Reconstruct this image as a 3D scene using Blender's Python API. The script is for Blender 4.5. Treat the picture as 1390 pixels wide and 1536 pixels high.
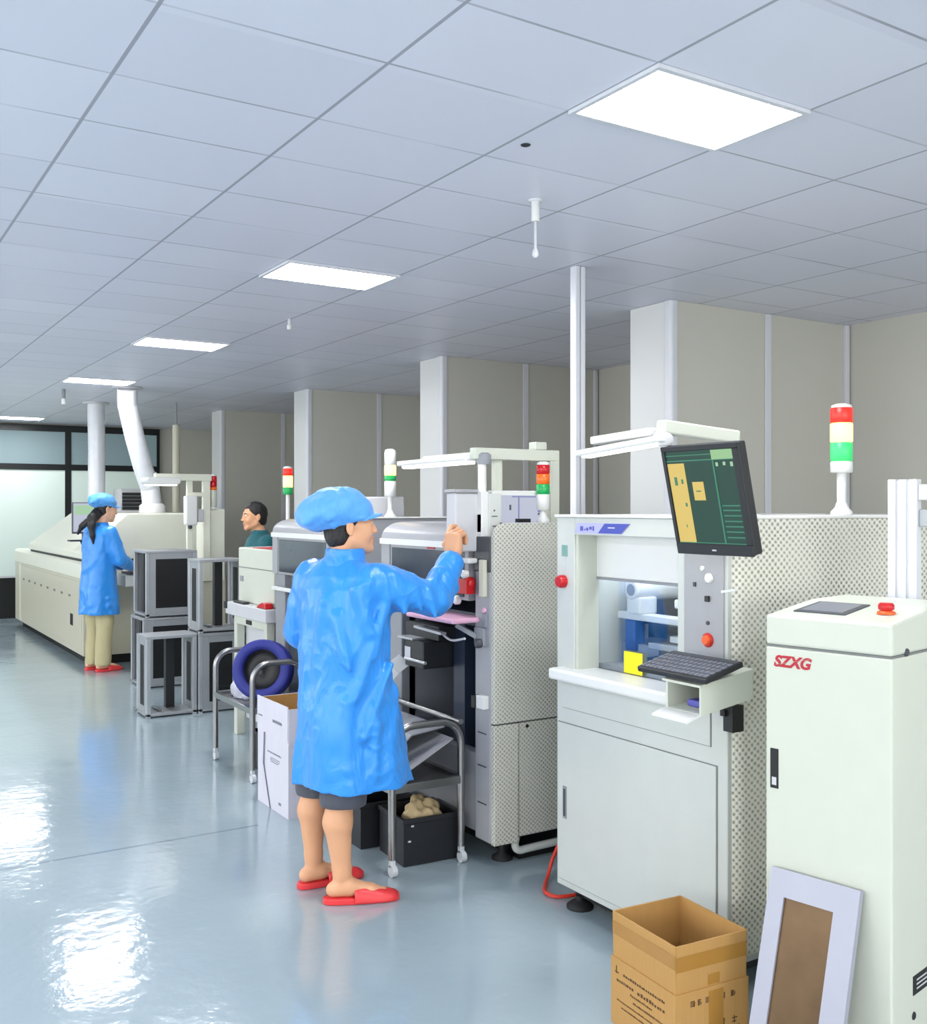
import bpy, bmesh, math, random
import numpy as np
from mathutils import Vector, Matrix, Euler

for o in list(bpy.data.objects):
    bpy.data.objects.remove(o)
SC = bpy.context.scene
COL = SC.collection
R = math.radians

# ------------------------------------------------------------------ camera, world, exposure
cam_d = bpy.data.cameras.new('camera')
cam = bpy.data.objects.new('camera', cam_d)
COL.objects.link(cam)
cam_d.sensor_fit = 'VERTICAL'
cam_d.sensor_height = 36.0
cam_d.lens = 36.0 * 1530.0 / 1536.0
cam_d.shift_y = -6.0 / 1536.0
cam_d.clip_start = 0.05
cam.location = (0, 0, 1.63)
cam.rotation_euler = (R(90), 0, -R(32.187))
SC.camera = cam

world = bpy.data.worlds.new('world')
SC.world = world
world.use_nodes = True
world.node_tree.nodes['Background'].inputs[0].default_value = (0.75, 0.82, 0.9, 1)
world.node_tree.nodes['Background'].inputs[1].default_value = 0.3

SC.view_settings.view_transform = 'Standard'
SC.view_settings.look = 'None'
SC.view_settings.gamma = 1.0
SC.view_settings.use_curve_mapping = False
SC.view_settings.exposure = 0.26
SC.cycles.max_bounces = 8
SC.cycles.diffuse_bounces = 5
SC.cycles.sample_clamp_indirect = 6.0
PANEL_STRENGTH = 35.0          # the ceiling light panels' emission
PANEL_COLOUR = (0.98, 0.99, 1.0, 1)


def window_light(name, loc, rot, sx, sy, power, colour):
    d = bpy.data.lights.new(name, 'AREA')
    d.shape = 'RECTANGLE'
    d.size, d.size_y = sx, sy
    d.energy = power
    d.color = colour
    o = bpy.data.objects.new(name, d)
    COL.objects.link(o)
    o.location = loc
    o.rotation_euler = rot


# added area lights, out of view: inferred daylight from the left, fill from behind
window_light('daylight_left', (-4.16, 6.0, 1.75), (0, -R(90), 0), 1.7, 19.0, 330, (1.0, 0.985, 0.96))
window_light('fill_back', (1.2, -4.46, 1.75), (R(90), 0, 0), 9.0, 1.7, 170, (1.0, 0.98, 0.95))


# ------------------------------------------------------------------ materials
def lin(c):
    return tuple(((v / 255.0) / 12.92 if v / 255.0 <= 0.04045 else ((v / 255.0 + 0.055) / 1.055) ** 2.4) for v in c)


class NT:
    """small helper round a material's node tree"""
    def __init__(self, name):
        self.m = bpy.data.materials.new(name)
        self.m.use_nodes = True
        self.t = self.m.node_tree
        self.b = self.t.nodes['Principled BSDF']

    def n(self, typ, **kw):
        nd = self.t.nodes.new(typ)
        for k, v in kw.items():
            setattr(nd, k, v)
        return nd

    def l(self, a, b):
        self.t.links.new(a, b)

    def math(self, op, a, b=None, c=None):
        nd = self.n('ShaderNodeMath', operation=op)
        for i, v in enumerate((a, b, c)):
            if v is None:
                continue
            if isinstance(v, (int, float)):
                nd.inputs[i].default_value = v
            else:
                self.l(v, nd.inputs[i])
        return nd.outputs[0]

    def mix(self, fac, a, b):
        nd = self.n('ShaderNodeMix', data_type='RGBA')
        if isinstance(fac, (int, float)):
            nd.inputs[0].default_value = fac
        else:
            self.l(fac, nd.inputs[0])
        for i, v in ((6, a), (7, b)):
            if isinstance(v, tuple):
                nd.inputs[i].default_value = (*v[:3], 1)
            else:
                self.l(v, nd.inputs[i])
        return nd.outputs[2]

    def pos(self):
        g = self.n('ShaderNodeNewGeometry')
        s = self.n('ShaderNodeSeparateXYZ')
        self.l(g.outputs['Position'], s.inputs[0])
        return g.outputs['Position'], s.outputs[0], s.outputs[1], s.outputs[2]


def mat(name, rgb, rough=0.5, metal=0.0, var=0.06, scale=9.0, bump=0.0, bscale=60.0, spec=0.5, coat=0.0):
    """plain surface with a faint procedural unevenness of tone and grain"""
    T = NT(name)
    c = lin(rgb)
    nz = T.n('ShaderNodeTexNoise')
    nz.inputs['Scale'].default_value = scale
    nz.inputs['Detail'].default_value = 4
    tc = T.n('ShaderNodeTexCoord')
    T.l(tc.outputs['Object'], nz.inputs['Vector'])
    lo = tuple(v * (1 - var) for v in c)
    hi = tuple(min(1, v * (1 + var)) for v in c)
    T.l(T.mix(nz.outputs[0], lo, hi), T.b.inputs['Base Color'])
    T.b.inputs['Roughness'].default_value = rough
    T.b.inputs['Metallic'].default_value = metal
    T.b.inputs['Specular IOR Level'].default_value = spec
    T.b.inputs['Coat Weight'].default_value = coat
    if bump:
        n2 = T.n('ShaderNodeTexNoise')
        n2.inputs['Scale'].default_value = bscale
        n2.inputs['Detail'].default_value = 3
        T.l(tc.outputs['Object'], n2.inputs['Vector'])
        bp = T.n('ShaderNodeBump')
        bp.inputs['Strength'].default_value = bump
        bp.inputs['Distance'].default_value = 0.01
        T.l(n2.outputs[0], bp.inputs['Height'])
        T.l(bp.outputs[0], T.b.inputs['Normal'])
    return T.m


def glow(name, rgb, strength, base=None):
    T = NT(name)
    c = lin(rgb)
    T.b.inputs['Base Color'].default_value = (*(lin(base) if base else c), 1)
    T.b.inputs['Emission Color'].default_value = (*c, 1)
    T.b.inputs['Emission Strength'].default_value = strength
    T.b.inputs['Roughness'].default_value = 0.35
    return T.m


def clear_glass(name, tint=(1, 1, 1), fac=0.1, rough=0.03):
    T = NT(name)
    tr = T.n('ShaderNodeBsdfTransparent')
    tr.inputs[0].default_value = (*tint, 1)
    gl = T.n('ShaderNodeBsdfGlossy')
    gl.inputs['Roughness'].default_value = rough
    mx = T.n('ShaderNodeMixShader')
    lw = T.n('ShaderNodeLayerWeight')
    lw.inputs[0].default_value = 0.25
    T.l(T.math('ADD', T.math('MULTIPLY', lw.outputs[1], 0.5), fac), mx.inputs[0])
    T.l(tr.outputs[0], mx.inputs[1])
    T.l(gl.outputs[0], mx.inputs[2])
    T.l(mx.outputs[0], T.t.nodes['Material Output'].inputs[0])
    return T.m


def floor_mat():
    T = NT('epoxy_floor')
    P, x, y, z = T.pos()
    n1 = T.n('ShaderNodeTexNoise')
    n1.inputs['Scale'].default_value = 0.9
    n1.inputs['Detail'].default_value = 5
    T.l(P, n1.inputs['Vector'])
    col = T.mix(n1.outputs[0], lin((148, 164, 172)), lin((162, 177, 184)))
    # worn pale scuffs
    mp = T.n('ShaderNodeMapping')
    mp.inputs['Scale'].default_value = (2.2, 7.0, 1)
    mp.inputs['Rotation'].default_value = (0, 0, 0.5)
    T.l(P, mp.inputs['Vector'])
    n3 = T.n('ShaderNodeTexNoise')
    n3.inputs['Scale'].default_value = 2.2
    n3.inputs['Detail'].default_value = 6
    T.l(mp.outputs[0], n3.inputs['Vector'])
    sc = T.n('ShaderNodeMapRange')
    sc.inputs[1].default_value = 0.66
    sc.inputs[2].default_value = 0.8
    T.l(n3.outputs[0], sc.inputs[0])
    col = T.mix(T.math('MULTIPLY', sc.outputs[0], 0.35), col, lin((190, 200, 204)))
    # one construction joint across the aisle
    j = T.math('LESS_THAN', T.math('ABSOLUTE', T.math('SUBTRACT', y, 5.0)), 0.011)
    jx = T.math('LESS_THAN', x, 1.9)
    col = T.mix(T.math('MULTIPLY', T.math('MULTIPLY', j, jx), 0.5), col, lin((95, 112, 125)))
    T.l(col, T.b.inputs['Base Color'])
    T.b.inputs['Roughness'].default_value = 0.12
    rr = T.n('ShaderNodeMapRange')
    rr.inputs[3].default_value = 0.07
    rr.inputs[4].default_value = 0.15
    T.l(n1.outputs[0], rr.inputs[0])
    T.l(rr.outputs[0], T.b.inputs['Roughness'])
    T.b.inputs['Specular IOR Level'].default_value = 0.5
    T.b.inputs['IOR'].default_value = 1.95
    w1 = T.n('ShaderNodeTexNoise')
    w1.inputs['Scale'].default_value = 16.0
    w1.inputs['Detail'].default_value = 3.0
    T.l(P, w1.inputs['Vector'])
    w2 = T.n('ShaderNodeTexNoise')
    w2.inputs['Scale'].default_value = 1.6
    w2.inputs['Detail'].default_value = 2.0
    T.l(P, w2.inputs['Vector'])
    hsum = T.math('ADD', T.math('MULTIPLY', w1.outputs[0], 0.16), T.math('MULTIPLY', w2.outputs[0], 0.55))
    bp = T.n('ShaderNodeBump')
    bp.inputs['Strength'].default_value = 0.55
    bp.inputs['Distance'].default_value = 0.02
    T.l(hsum, bp.inputs['Height'])
    T.l(bp.outputs[0], T.b.inputs['Normal'])
    return T.m


def ceiling_mat():
    T = NT('ceiling_tiles')
    P, x, y, z = T.pos()

    def line(v, off, pitch, half):
        f = T.math('FRACT', T.math('ADD', T.math('DIVIDE', T.math('SUBTRACT', v, off), pitch), 40.5))
        return T.math('LESS_THAN', T.math('ABSOLUTE', T.math('SUBTRACT', f, 0.5)), half / pitch)
    a = line(x, 0.72, 0.65, 0.006)
    b = line(y, 2.165, 0.905, 0.005)
    c = line(y, 2.58, 0.905, 0.005)
    bc = T.math('MAXIMUM', b, c)
    nz = T.n('ShaderNodeTexNoise')
    nz.inputs['Scale'].default_value = 0.8
    T.l(P, nz.inputs['Vector'])
    # every tile a slightly different tone
    wn = T.n('ShaderNodeTexWhiteNoise', noise_dimensions='2D')
    cx = T.n('ShaderNodeCombineXYZ')
    T.l(T.math('FLOOR', T.math('DIVIDE', T.math('SUBTRACT', x, 0.72), 0.65)), cx.inputs[0])
    T.l(T.math('FLOOR', T.math('DIVIDE', T.math('SUBTRACT', y, 2.165), 0.4525)), cx.inputs[1])
    T.l(cx.outputs[0], wn.inputs['Vector'])
    base = T.mix(wn.outputs[0], lin((216, 217, 230)), lin((223, 224, 236)))
    n4 = T.n('ShaderNodeTexNoise')
    n4.inputs['Scale'].default_value = 1.7
    T.l(P, n4.inputs['Vector'])
    fade = T.n('ShaderNodeMapRange')
    fade.inputs[1].default_value = 0.35
    fade.inputs[2].default_value = 0.6
    fade.inputs[3].default_value = 0.12
    fade.inputs[4].default_value = 0.6
    T.l(n4.outputs[0], fade.inputs[0])
    m = T.math('MAXIMUM', T.math('MULTIPLY', a, 0.62), T.math('MULTIPLY', bc, fade.outputs[0]))
    T.l(T.mix(m, base, lin((98, 102, 116))), T.b.inputs['Base Color'])
    T.b.inputs['Roughness'].default_value = 0.42
    T.b.inputs['Specular IOR Level'].default_value = 0.5
    return T.m


def dimple_mat(name, light, dark, pitch):
    """patterned coating: pale pebbles with grey crescents on a diagonal lattice"""
    T = NT(name)
    P, x, y, z = T.pos()
    s = T.math('SUBTRACT', x, y)
    w = T.n('ShaderNodeTexNoise')
    w.inputs['Scale'].default_value = 14.0
    T.l(P, w.inputs['Vector'])
    wob = T.math('MULTIPLY', T.math('SUBTRACT', w.outputs[0], 0.5), pitch * 0.5)
    k = 2 * math.pi / pitch
    a = T.math('COSINE', T.math('MULTIPLY', T.math('ADD', s, wob), k))
    b = T.math('COSINE', T.math('MULTIPLY', T.math('ADD', z, wob), k * 1.15))
    v = T.math('ADD', T.math('MULTIPLY', T.math('MULTIPLY', a, b), 0.5), 0.5)
    mr = T.n('ShaderNodeMapRange')
    mr.inputs[1].default_value = 0.42
    mr.inputs[2].default_value = 0.92
    T.l(v, mr.inputs[0])
    n2 = T.n('ShaderNodeTexNoise')
    n2.inputs['Scale'].default_value = 5.0
    T.l(P, n2.inputs['Vector'])
    amt = T.math('MULTIPLY', mr.outputs[0], T.math('ADD', n2.outputs[0], 0.35))
    T.l(T.mix(amt, lin(light), lin(dark)), T.b.inputs['Base Color'])
    T.b.inputs['Roughness'].default_value = 0.4
    bp = T.n('ShaderNodeBump')
    bp.inputs['Strength'].default_value = 0.4
    bp.inputs['Distance'].default_value = 0.004
    bp.invert = True
    T.l(v, bp.inputs['Height'])
    T.l(bp.outputs[0], T.b.inputs['Normal'])
    return T.m


def cloth_mat(name, rgb, rough=0.45, sheen=0.0, wr=0.25, sc=14.0):
    T = NT(name)
    tc = T.n('ShaderNodeTexCoord')
    nz = T.n('ShaderNodeTexNoise')
    nz.inputs['Scale'].default_value = 6.0
    nz.inputs['Detail'].default_value = 5
    T.l(tc.outputs['Object'], nz.inputs['Vector'])
    c = lin(rgb)
    T.l(T.mix(nz.outputs[0], tuple(v * 0.9 for v in c), tuple(min(1, v * 1.1) for v in c)), T.b.inputs['Base Color'])
    T.b.inputs['Roughness'].default_value = rough
    T.b.inputs['Sheen Weight'].default_value = sheen
    mp = T.n('ShaderNodeMapping')
    mp.inputs['Scale'].default_value = (1, 1, 0.45)
    mp.inputs['Rotation'].default_value = (0.3, 0.5, 0)
    T.l(tc.outputs['Object'], mp.inputs['Vector'])
    n2 = T.n('ShaderNodeTexNoise')
    n2.inputs['Scale'].default_value = sc
    n2.inputs['Detail'].default_value = 4
    n2.inputs['Distortion'].default_value = 0.6
    T.l(mp.outputs[0], n2.inputs['Vector'])
    bp = T.n('ShaderNodeBump')
    bp.inputs['Strength'].default_value = wr
    bp.inputs['Distance'].default_value = 0.03
    T.l(n2.outputs[0], bp.inputs['Height'])
    T.l(bp.outputs[0], T.b.inputs['Normal'])
    return T.m


def card_mat(name, rgb):
    T = NT(name)
    tc = T.n('ShaderNodeTexCoord')
    mp = T.n('ShaderNodeMapping')
    mp.inputs['Scale'].default_value = (90, 90, 2)
    T.l(tc.outputs['Object'], mp.inputs['Vector'])
    n2 = T.n('ShaderNodeTexNoise')
    n2.inputs['Scale'].default_value = 2.0
    T.l(mp.outputs[0], n2.inputs['Vector'])
    c = lin(rgb)
    T.l(T.mix(n2.outputs[0], tuple(v * 0.9 for v in c), tuple(min(1, v * 1.1) for v in c)), T.b.inputs['Base Color'])
    T.b.inputs['Roughness'].default_value = 0.75
    return T.m


def foil_mat(name):
    """brown blotchy stencil foil"""
    T = NT(name)
    tc = T.n('ShaderNodeTexCoord')
    n2 = T.n('ShaderNodeTexNoise')
    n2.inputs['Scale'].default_value = 7.0
    n2.inputs['Detail'].default_value = 6
    T.l(tc.outputs['Object'], n2.inputs['Vector'])
    T.l(T.mix(n2.outputs[0], lin((62, 44, 24)), lin((118, 94, 68))), T.b.inputs['Base Color'])
    T.b.inputs['Roughness'].default_value = 0.35
    T.b.inputs['Metallic'].default_value = 0.6
    return T.m


M = {}
M['floor'] = floor_mat()
M['ceiling'] = ceiling_mat()
M['wall'] = mat('wall_panel_greige', (198, 196, 186), 0.35, var=0.03, scale=2)
M['wall_light'] = mat('wall_panel_pale', (214, 215, 214), 0.3, var=0.02, scale=2)
M['trim'] = mat('white_aluminium_trim', (214, 215, 221), 0.3, metal=0.0, var=0.02)
M['black'] = mat('black_matt', (16, 17, 19), 0.5, var=0.2)
M['black_frame'] = mat('black_window_frame', (14, 17, 20), 0.4, var=0.1)
M['frost'] = glow('frosted_glass', (176, 200, 190), 0.28, (196, 206, 201))
M['frost'].node_tree.nodes['Principled BSDF'].inputs['Roughness'].default_value = 0.08   # pane's glow is added to brighten it; no lit room is built behind
M['dark_glass'] = glow('tinted_window_glass', (120, 146, 152), 0.28, (120, 134, 138))  # glow added to brighten the upper panes
M['dark_glass'].node_tree.nodes['Principled BSDF'].inputs['Roughness'].default_value = 0.04
M['panel_white'] = mat('machine_white', (203, 205, 201), 0.35, var=0.03, coat=0.1)
M['panel_grey'] = mat('machine_light_grey', (194, 197, 192), 0.33, var=0.04, coat=0.15)
M['panel_cream'] = mat('machine_cream', (200, 203, 190), 0.4, var=0.03)
M['beige'] = mat('machine_beige', (202, 199, 180), 0.4, var=0.03)
M['oven_side'] = mat('oven_side_panel', (186, 185, 170), 0.35, var=0.03)
M['oven_cream'] = mat('oven_cream', (228, 228, 212), 0.4, var=0.03)
M['mid_grey'] = mat('machine_mid_grey', (140, 142, 148), 0.4, var=0.05)
M['hood_grey'] = mat('hood_grey', (158, 158, 162), 0.32, var=0.05)
M['pale_grey'] = mat('pale_grey_plastic', (198, 198, 202), 0.35, var=0.04)
M['dark_grey'] = mat('dark_grey_metal', (66, 69, 76), 0.4, var=0.1)
M['charcoal'] = mat('charcoal_plastic', (30, 32, 36), 0.45, var=0.1)
M['navy'] = mat('blue_black_metal', (38, 48, 66), 0.35, var=0.15)
M['seam'] = mat('dark_seam', (118, 120, 118), 0.6)
M['white'] = mat('gloss_white', (222, 222, 220), 0.3, var=0.02)
M['alu'] = mat('aluminium_profile', (184, 186, 190), 0.32, metal=0.55, var=0.05)
M['alu_matt'] = mat('aluminium_plate', (166, 169, 173), 0.4, metal=0.45, var=0.06)
M['steel'] = mat('stainless_steel', (150, 150, 150), 0.28, metal=0.95, var=0.08)
M['steel_tray'] = mat('stainless_tray', (120, 120, 122), 0.35, metal=0.7, var=0.1)
M['duct'] = mat('silver_duct', (230, 231, 236), 0.35, metal=0.1, var=0.08, bump=0.2, bscale=30)
M['dimple'] = dimple_mat('dimpled_coating', (220, 218, 205), (120, 119, 111), 0.029)
M['dimple_grey'] = dimple_mat('dimpled_coating_grey', (206, 205, 194), (136, 135, 126), 0.024)
M['red'] = mat('red_plastic', (190, 22, 28), 0.3)
M['orange'] = mat('orange_plastic', (238, 96, 40), 0.3)
M['yellow'] = mat('yellow_note', (246, 230, 20), 0.6)
M['green_label'] = mat('green_label', (120, 160, 152), 0.5)
M['lavender'] = mat('lavender_label', (176, 176, 218), 0.4)
M['blue_label'] = mat('blue_label', (58, 72, 168), 0.4)
M['ink_blue'] = mat('blue_ink', (84, 84, 168), 0.5)
M['logo_red'] = mat('logo_red', (178, 24, 44), 0.5)
M['card'] = card_mat('brown_cardboard', (180, 137, 78))
M['card_in'] = card_mat('brown_cardboard_inside', (176, 130, 68))
M['tape'] = mat('brown_tape', (164, 118, 50), 0.25, var=0.08)
M['ink'] = mat('brown_ink', (84, 56, 30), 0.8)
M['grey_ink'] = mat('grey_ink', (120, 122, 134), 0.8)
M['carton'] = card_mat('white_carton', (206, 203, 214))
M['stencil'] = mat('stencil_frame_aluminium', (160, 161, 174), 0.4, metal=0.15, var=0.04)
M['foil'] = foil_mat('stencil_foil')
M['coat'] = cloth_mat('blue_coat_cloth', (44, 140, 226), 0.33, 0.1, 0.5, 10)
M['cap'] = cloth_mat('blue_cap_cloth', (86, 162, 234), 0.5, 0.2, 0.3, 18)
M['shorts'] = cloth_mat('dark_grey_shorts', (74, 76, 86), 0.8, 0.1, 0.2)
M['khaki'] = cloth_mat('khaki_trousers', (186, 176, 136), 0.8, 0.1, 0.35, 9)
M['teal'] = cloth_mat('teal_polo', (8, 84, 92), 0.8, 0.1, 0.25)
M['skin'] = mat('skin', (218, 162, 124), 0.5, var=0.06, scale=14)
M['skin_pale'] = mat('skin_pale', (228, 178, 146), 0.5, var=0.06, scale=14)
M['lips'] = mat('lips', (188, 112, 98), 0.45)
M['hair'] = mat('black_hair', (24, 20, 20), 0.45, var=0.3, scale=60, bump=0.5, bscale=160)
M['eye_white'] = mat('eye_white', (225, 222, 218), 0.2)
M['iris'] = mat('dark_iris', (40, 26, 20), 0.2)
M['slipper'] = mat('red_slipper', (226, 58, 62), 0.4, var=0.08)
M['blue_roll'] = mat('dark_blue_foam', (34, 42, 128), 0.6, var=0.15, bump=0.2)
M['blue_roll_in'] = mat('blue_plastic', (48, 66, 160), 0.45)
M['bag'] = cloth_mat('grey_white_bag', (196, 198, 212), 0.4, 0, 0.4)
M['paper'] = cloth_mat('crumpled_paper', (206, 182, 140), 0.7, 0, 0.5)
M['crate'] = mat('black_crate', (24, 26, 32), 0.5, var=0.2)
M['pink'] = mat('pink_tray', (226, 176, 202), 0.3)
M['caster'] = mat('pale_caster', (205, 208, 212), 0.35)
M['rubber'] = mat('black_rubber', (22, 22, 24), 0.7)
M['hose'] = mat('red_hose', (214, 56, 36), 0.4)
M['keys'] = mat('grey_keys', (110, 112, 122), 0.5)
M['glass'] = clear_glass('machine_window', (0.94, 0.97, 1.0), 0.02)
M['reflection_blue'] = mat('coat_reflection_blue', (58, 92, 158), 0.2)  # blue of the man's coat as mirrored in the printer window
M['dark_pane'] = mat('smoked_window', (62, 68, 80), 0.08, var=0.35, scale=6, spec=0.8)
M['panel'] = glow('light_panel', (255, 255, 255), PANEL_STRENGTH)
M['panel'].node_tree.nodes['Principled BSDF'].inputs['Emission Color'].default_value = PANEL_COLOUR
M['led'] = glow('machine_led', (240, 246, 255), 22.0)
M['tube'] = glow('lamp_tube', (255, 252, 246), 3.5)
M['lens_red'] = mat('red_lens', (196, 20, 30), 0.2)
M['lens_red_lit'] = glow('red_lens_lit', (240, 40, 30), 0.6)
M['lens_orange'] = mat('orange_lens', (240, 110, 30), 0.2)
M['lens_green'] = mat('green_lens', (30, 168, 88), 0.2)
M['lens_green_lit'] = glow('green_lens_lit', (60, 200, 110), 0.35)
M['lens_yellow_lit'] = glow('yellow_lens_lit', (255, 214, 96), 4.5)
M['scr_green'] = glow('screen_green', (6, 74, 56), 0.6, (6, 8, 8))
M['scr_yellow'] = glow('screen_yellow', (226, 198, 104), 0.8, (10, 10, 8))
M['scr_pale'] = glow('screen_pale_green', (160, 205, 150), 0.75, (10, 10, 8))
M['scr_line'] = glow('screen_teal_line', (64, 140, 112), 0.7, (8, 8, 8))
M['scr_white'] = glow('screen_white', (214, 220, 240), 0.62, (20, 20, 22))
M['scr_lav'] = glow('screen_lavender', (150, 156, 210), 0.6, (20, 20, 22))
M['scr_grey'] = glow('screen_grey', (120, 126, 140), 0.3, (30, 30, 34))
M['scr_touch'] = glow('touch_display', (150, 156, 172), 0.22, (96, 100, 110))
M['scr_mint'] = glow('screen_mint', (180, 220, 180), 0.7, (20, 20, 20))


# ------------------------------------------------------------------ mesh building
class MB:
    """collects shapes and links them as ONE mesh object"""
    def __init__(self):
        self.v, self.f, self.s = [], [], []

    def add(self, vs, fs, smooth=False):
        b = len(self.v)
        self.v += [tuple(p) for p in vs]
        self.f += [tuple(b + i for i in f) for f in fs]
        self.s += [smooth] * len(fs)
        return self

    def bm(self, bm, smooth=False):
        bm.verts.index_update()
        self.add([v.co[:] for v in bm.verts], [[v.index for v in f.verts] for f in bm.faces], smooth)
        bm.free()
        return self

    def box(self, x0, x1, y0, y1, z0, z1, bev=0.0, seg=2, mtx=None):
        bm = bmesh.new()
        bmesh.ops.create_cube(bm, size=1)
        for v in bm.verts:
            v.co = Vector(((x0 + x1) / 2 + v.co.x * (x1 - x0), (y0 + y1) / 2 + v.co.y * (y1 - y0), (z0 + z1) / 2 + v.co.z * (z1 - z0)))
        if bev:
            bmesh.ops.bevel(bm, geom=list(bm.edges), offset=bev, segments=seg, profile=0.5, affect='EDGES')
        if mtx is not None:
            bmesh.ops.transform(bm, matrix=mtx, verts=list(bm.verts))
        return self.bm(bm)

    def bar(self, a, b, w, t, bev=0.0, up=(0, 0, 1)):
        """rectangular bar from a to b, w wide across, t along up"""
        a, b = Vector(a), Vector(b)
        d = (b - a)
        L = d.length
        d.normalize()
        u = Vector(up)
        if abs(d.dot(u)) > 0.95:
            u = Vector((1, 0, 0))
        s = d.cross(u).normalized()
        u = s.cross(d).normalized()
        m = Matrix((d, s, u)).transposed().to_4x4()
        m.translation = (a + b) / 2
        return self.box(-L / 2, L / 2, -w / 2, w / 2, -t / 2, t / 2, bev, 2, m)

    def tube(self, pts, r, n=12, cap=True, closed=False):
        """round tube along a polyline; r a number or one per point"""
        P = [Vector(p) for p in pts]
        rr = r if isinstance(r, (list, tuple)) else [r] * len(P)
        m = len(P)
        T = []
        for i in range(m):
            if closed:
                d = P[(i + 1) % m] - P[i - 1]
            else:
                d = P[min(i + 1, m - 1)] - P[max(i - 1, 0)]
            T.append(d.normalized())
        u = Vector((0, 0, 1)) if abs(T[0].z) < 0.9 else Vector((1, 0, 0))
        u = (u - T[0] * u.dot(T[0])).normalized()
        vs = []
        for i in range(m):
            u = (u - T[i] * u.dot(T[i])).normalized()
            w = T[i].cross(u)
            for k in range(n):
                a = 2 * math.pi * k / n
                vs.append(P[i] + (u * math.cos(a) + w * math.sin(a)) * rr[i])
        fs = []
        for i in range(m if closed else m - 1):
            j = (i + 1) % m
            for k in range(n):
                fs.append((i * n + k, i * n + (k + 1) % n, j * n + (k + 1) % n, j * n + k))
        self.add(vs, fs, True)
        if cap and not closed:
            self.add(vs[:n], [tuple(reversed(range(n)))])
            self.add(vs[-n:], [tuple(range(n))])
        return self

    def cyl(self, a, b, r, n=20, r2=None):
        return self.tube([a, b], [r, r if r2 is None else r2], n)

    def lathe(self, prof, c, n=20, axis='z'):
        """prof: (radius, height) list, closed at the ends"""
        vs, fs = [], []
        for (r, h) in prof:
            for k in range(n):
                a = 2 * math.pi * k / n
                p = (r * math.cos(a), r * math.sin(a), h)
                if axis == 'x':
                    p = (p[2], p[0], p[1])
                elif axis == 'y':
                    p = (p[1], p[2], p[0])
                vs.append((c[0] + p[0], c[1] + p[1], c[2] + p[2]))
        for i in range(len(prof) - 1):
            for k in range(n):
                fs.append((i * n + k, i * n + (k + 1) % n, (i + 1) * n + (k + 1) % n, (i + 1) * n + k))
        self.add(vs, fs, True)
        self.add(vs[:n], [tuple(reversed(range(n)))])
        self.add(vs[-n:], [tuple(range(n))])
        return self

    def prism(self, poly, axis, lo, hi, bev=0.0, smooth=False):
        """poly: 2-D outline; axis 'x' -> (y,z), 'y' -> (x,z), 'z' -> (x,y), pushed from lo to hi"""
        def P(p, h):
            return {'x': (h, p[0], p[1]), 'y': (p[0], h, p[1]), 'z': (p[0], p[1], h)}[axis]
        n = len(poly)
        bm = bmesh.new()
        A = [bm.verts.new(P(p, lo)) for p in poly]
        B = [bm.verts.new(P(p, hi)) for p in poly]
        bm.faces.new(A)
        bm.faces.new(list(reversed(B)))
        for i in range(n):
            bm.faces.new((A[i], B[i], B[(i + 1) % n], A[(i + 1) % n]))
        bmesh.ops.recalc_face_normals(bm, faces=list(bm.faces))
        if bev:
            bmesh.ops.bevel(bm, geom=list(bm.edges), offset=bev, segments=2, profile=0.5, affect='EDGES')
        return self.bm(bm, smooth)

    def open_box(self, x0, x1, y0, y1, z0, z1, t, mtx=None):
        """box without a lid, walls t thick"""
        for b in ((x0, x1, y0, y0 + t, z0, z1), (x0, x1, y1 - t, y1, z0, z1), (x0, x0 + t, y0 + t, y1 - t, z0, z1),
                  (x1 - t, x1, y0 + t, y1 - t, z0, z1), (x0 + t, x1 - t, y0 + t, y1 - t, z0, z0 + t)):
            self.box(*b, 0, 2, mtx)
        return self

    def build(self, name, material, parent=None, kind=None):
        me = bpy.data.meshes.new(name)
        org = Vector((0, 0, 0))
        if parent is not None and WORLD_ORIGIN.get(parent.name) is not None:
            org = WORLD_ORIGIN[parent.name]
        me.from_pydata([(v[0] - org.x, v[1] - org.y, v[2] - org.z) for v in self.v], [], self.f)
        me.polygons.foreach_set('use_smooth', self.s)
        me.materials.append(material)
        me.update()
        o = bpy.data.objects.new(name, me)
        COL.objects.link(o)
        if parent is not None:
            o.parent = parent
            if WORLD_ORIGIN.get(parent.name) is not None:
                WORLD_ORIGIN[o.name] = org
        if kind:
            o['kind'] = kind
        return o


WORLD_ORIGIN = {}


def tag(o, label, cat, group=None):
    o['label'] = label
    o['category'] = cat
    if group:
        o['group'] = group
    return o


def thing(name, label, cat, loc=(0, 0, 0), rz=0.0, group=None, local=False):
    """an Empty at the thing's base; parts are written in world coordinates unless local"""
    o = bpy.data.objects.new(name, None)
    o.empty_display_size = 0.1
    COL.objects.link(o)
    o.location = loc
    o.rotation_euler = (0, 0, rz)
    if not local:
        WORLD_ORIGIN[o.name] = Vector(loc)
    return tag(o, label, cat, group)


def kids(o):
    return [c for c in bpy.data.objects if c.parent == o]


def copy_tree(o, parent=None):
    c = o.copy()
    COL.objects.link(c)
    if parent is not None:
        c.parent = parent
    for k in kids(o):
        copy_tree(k, c)
    return c


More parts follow.
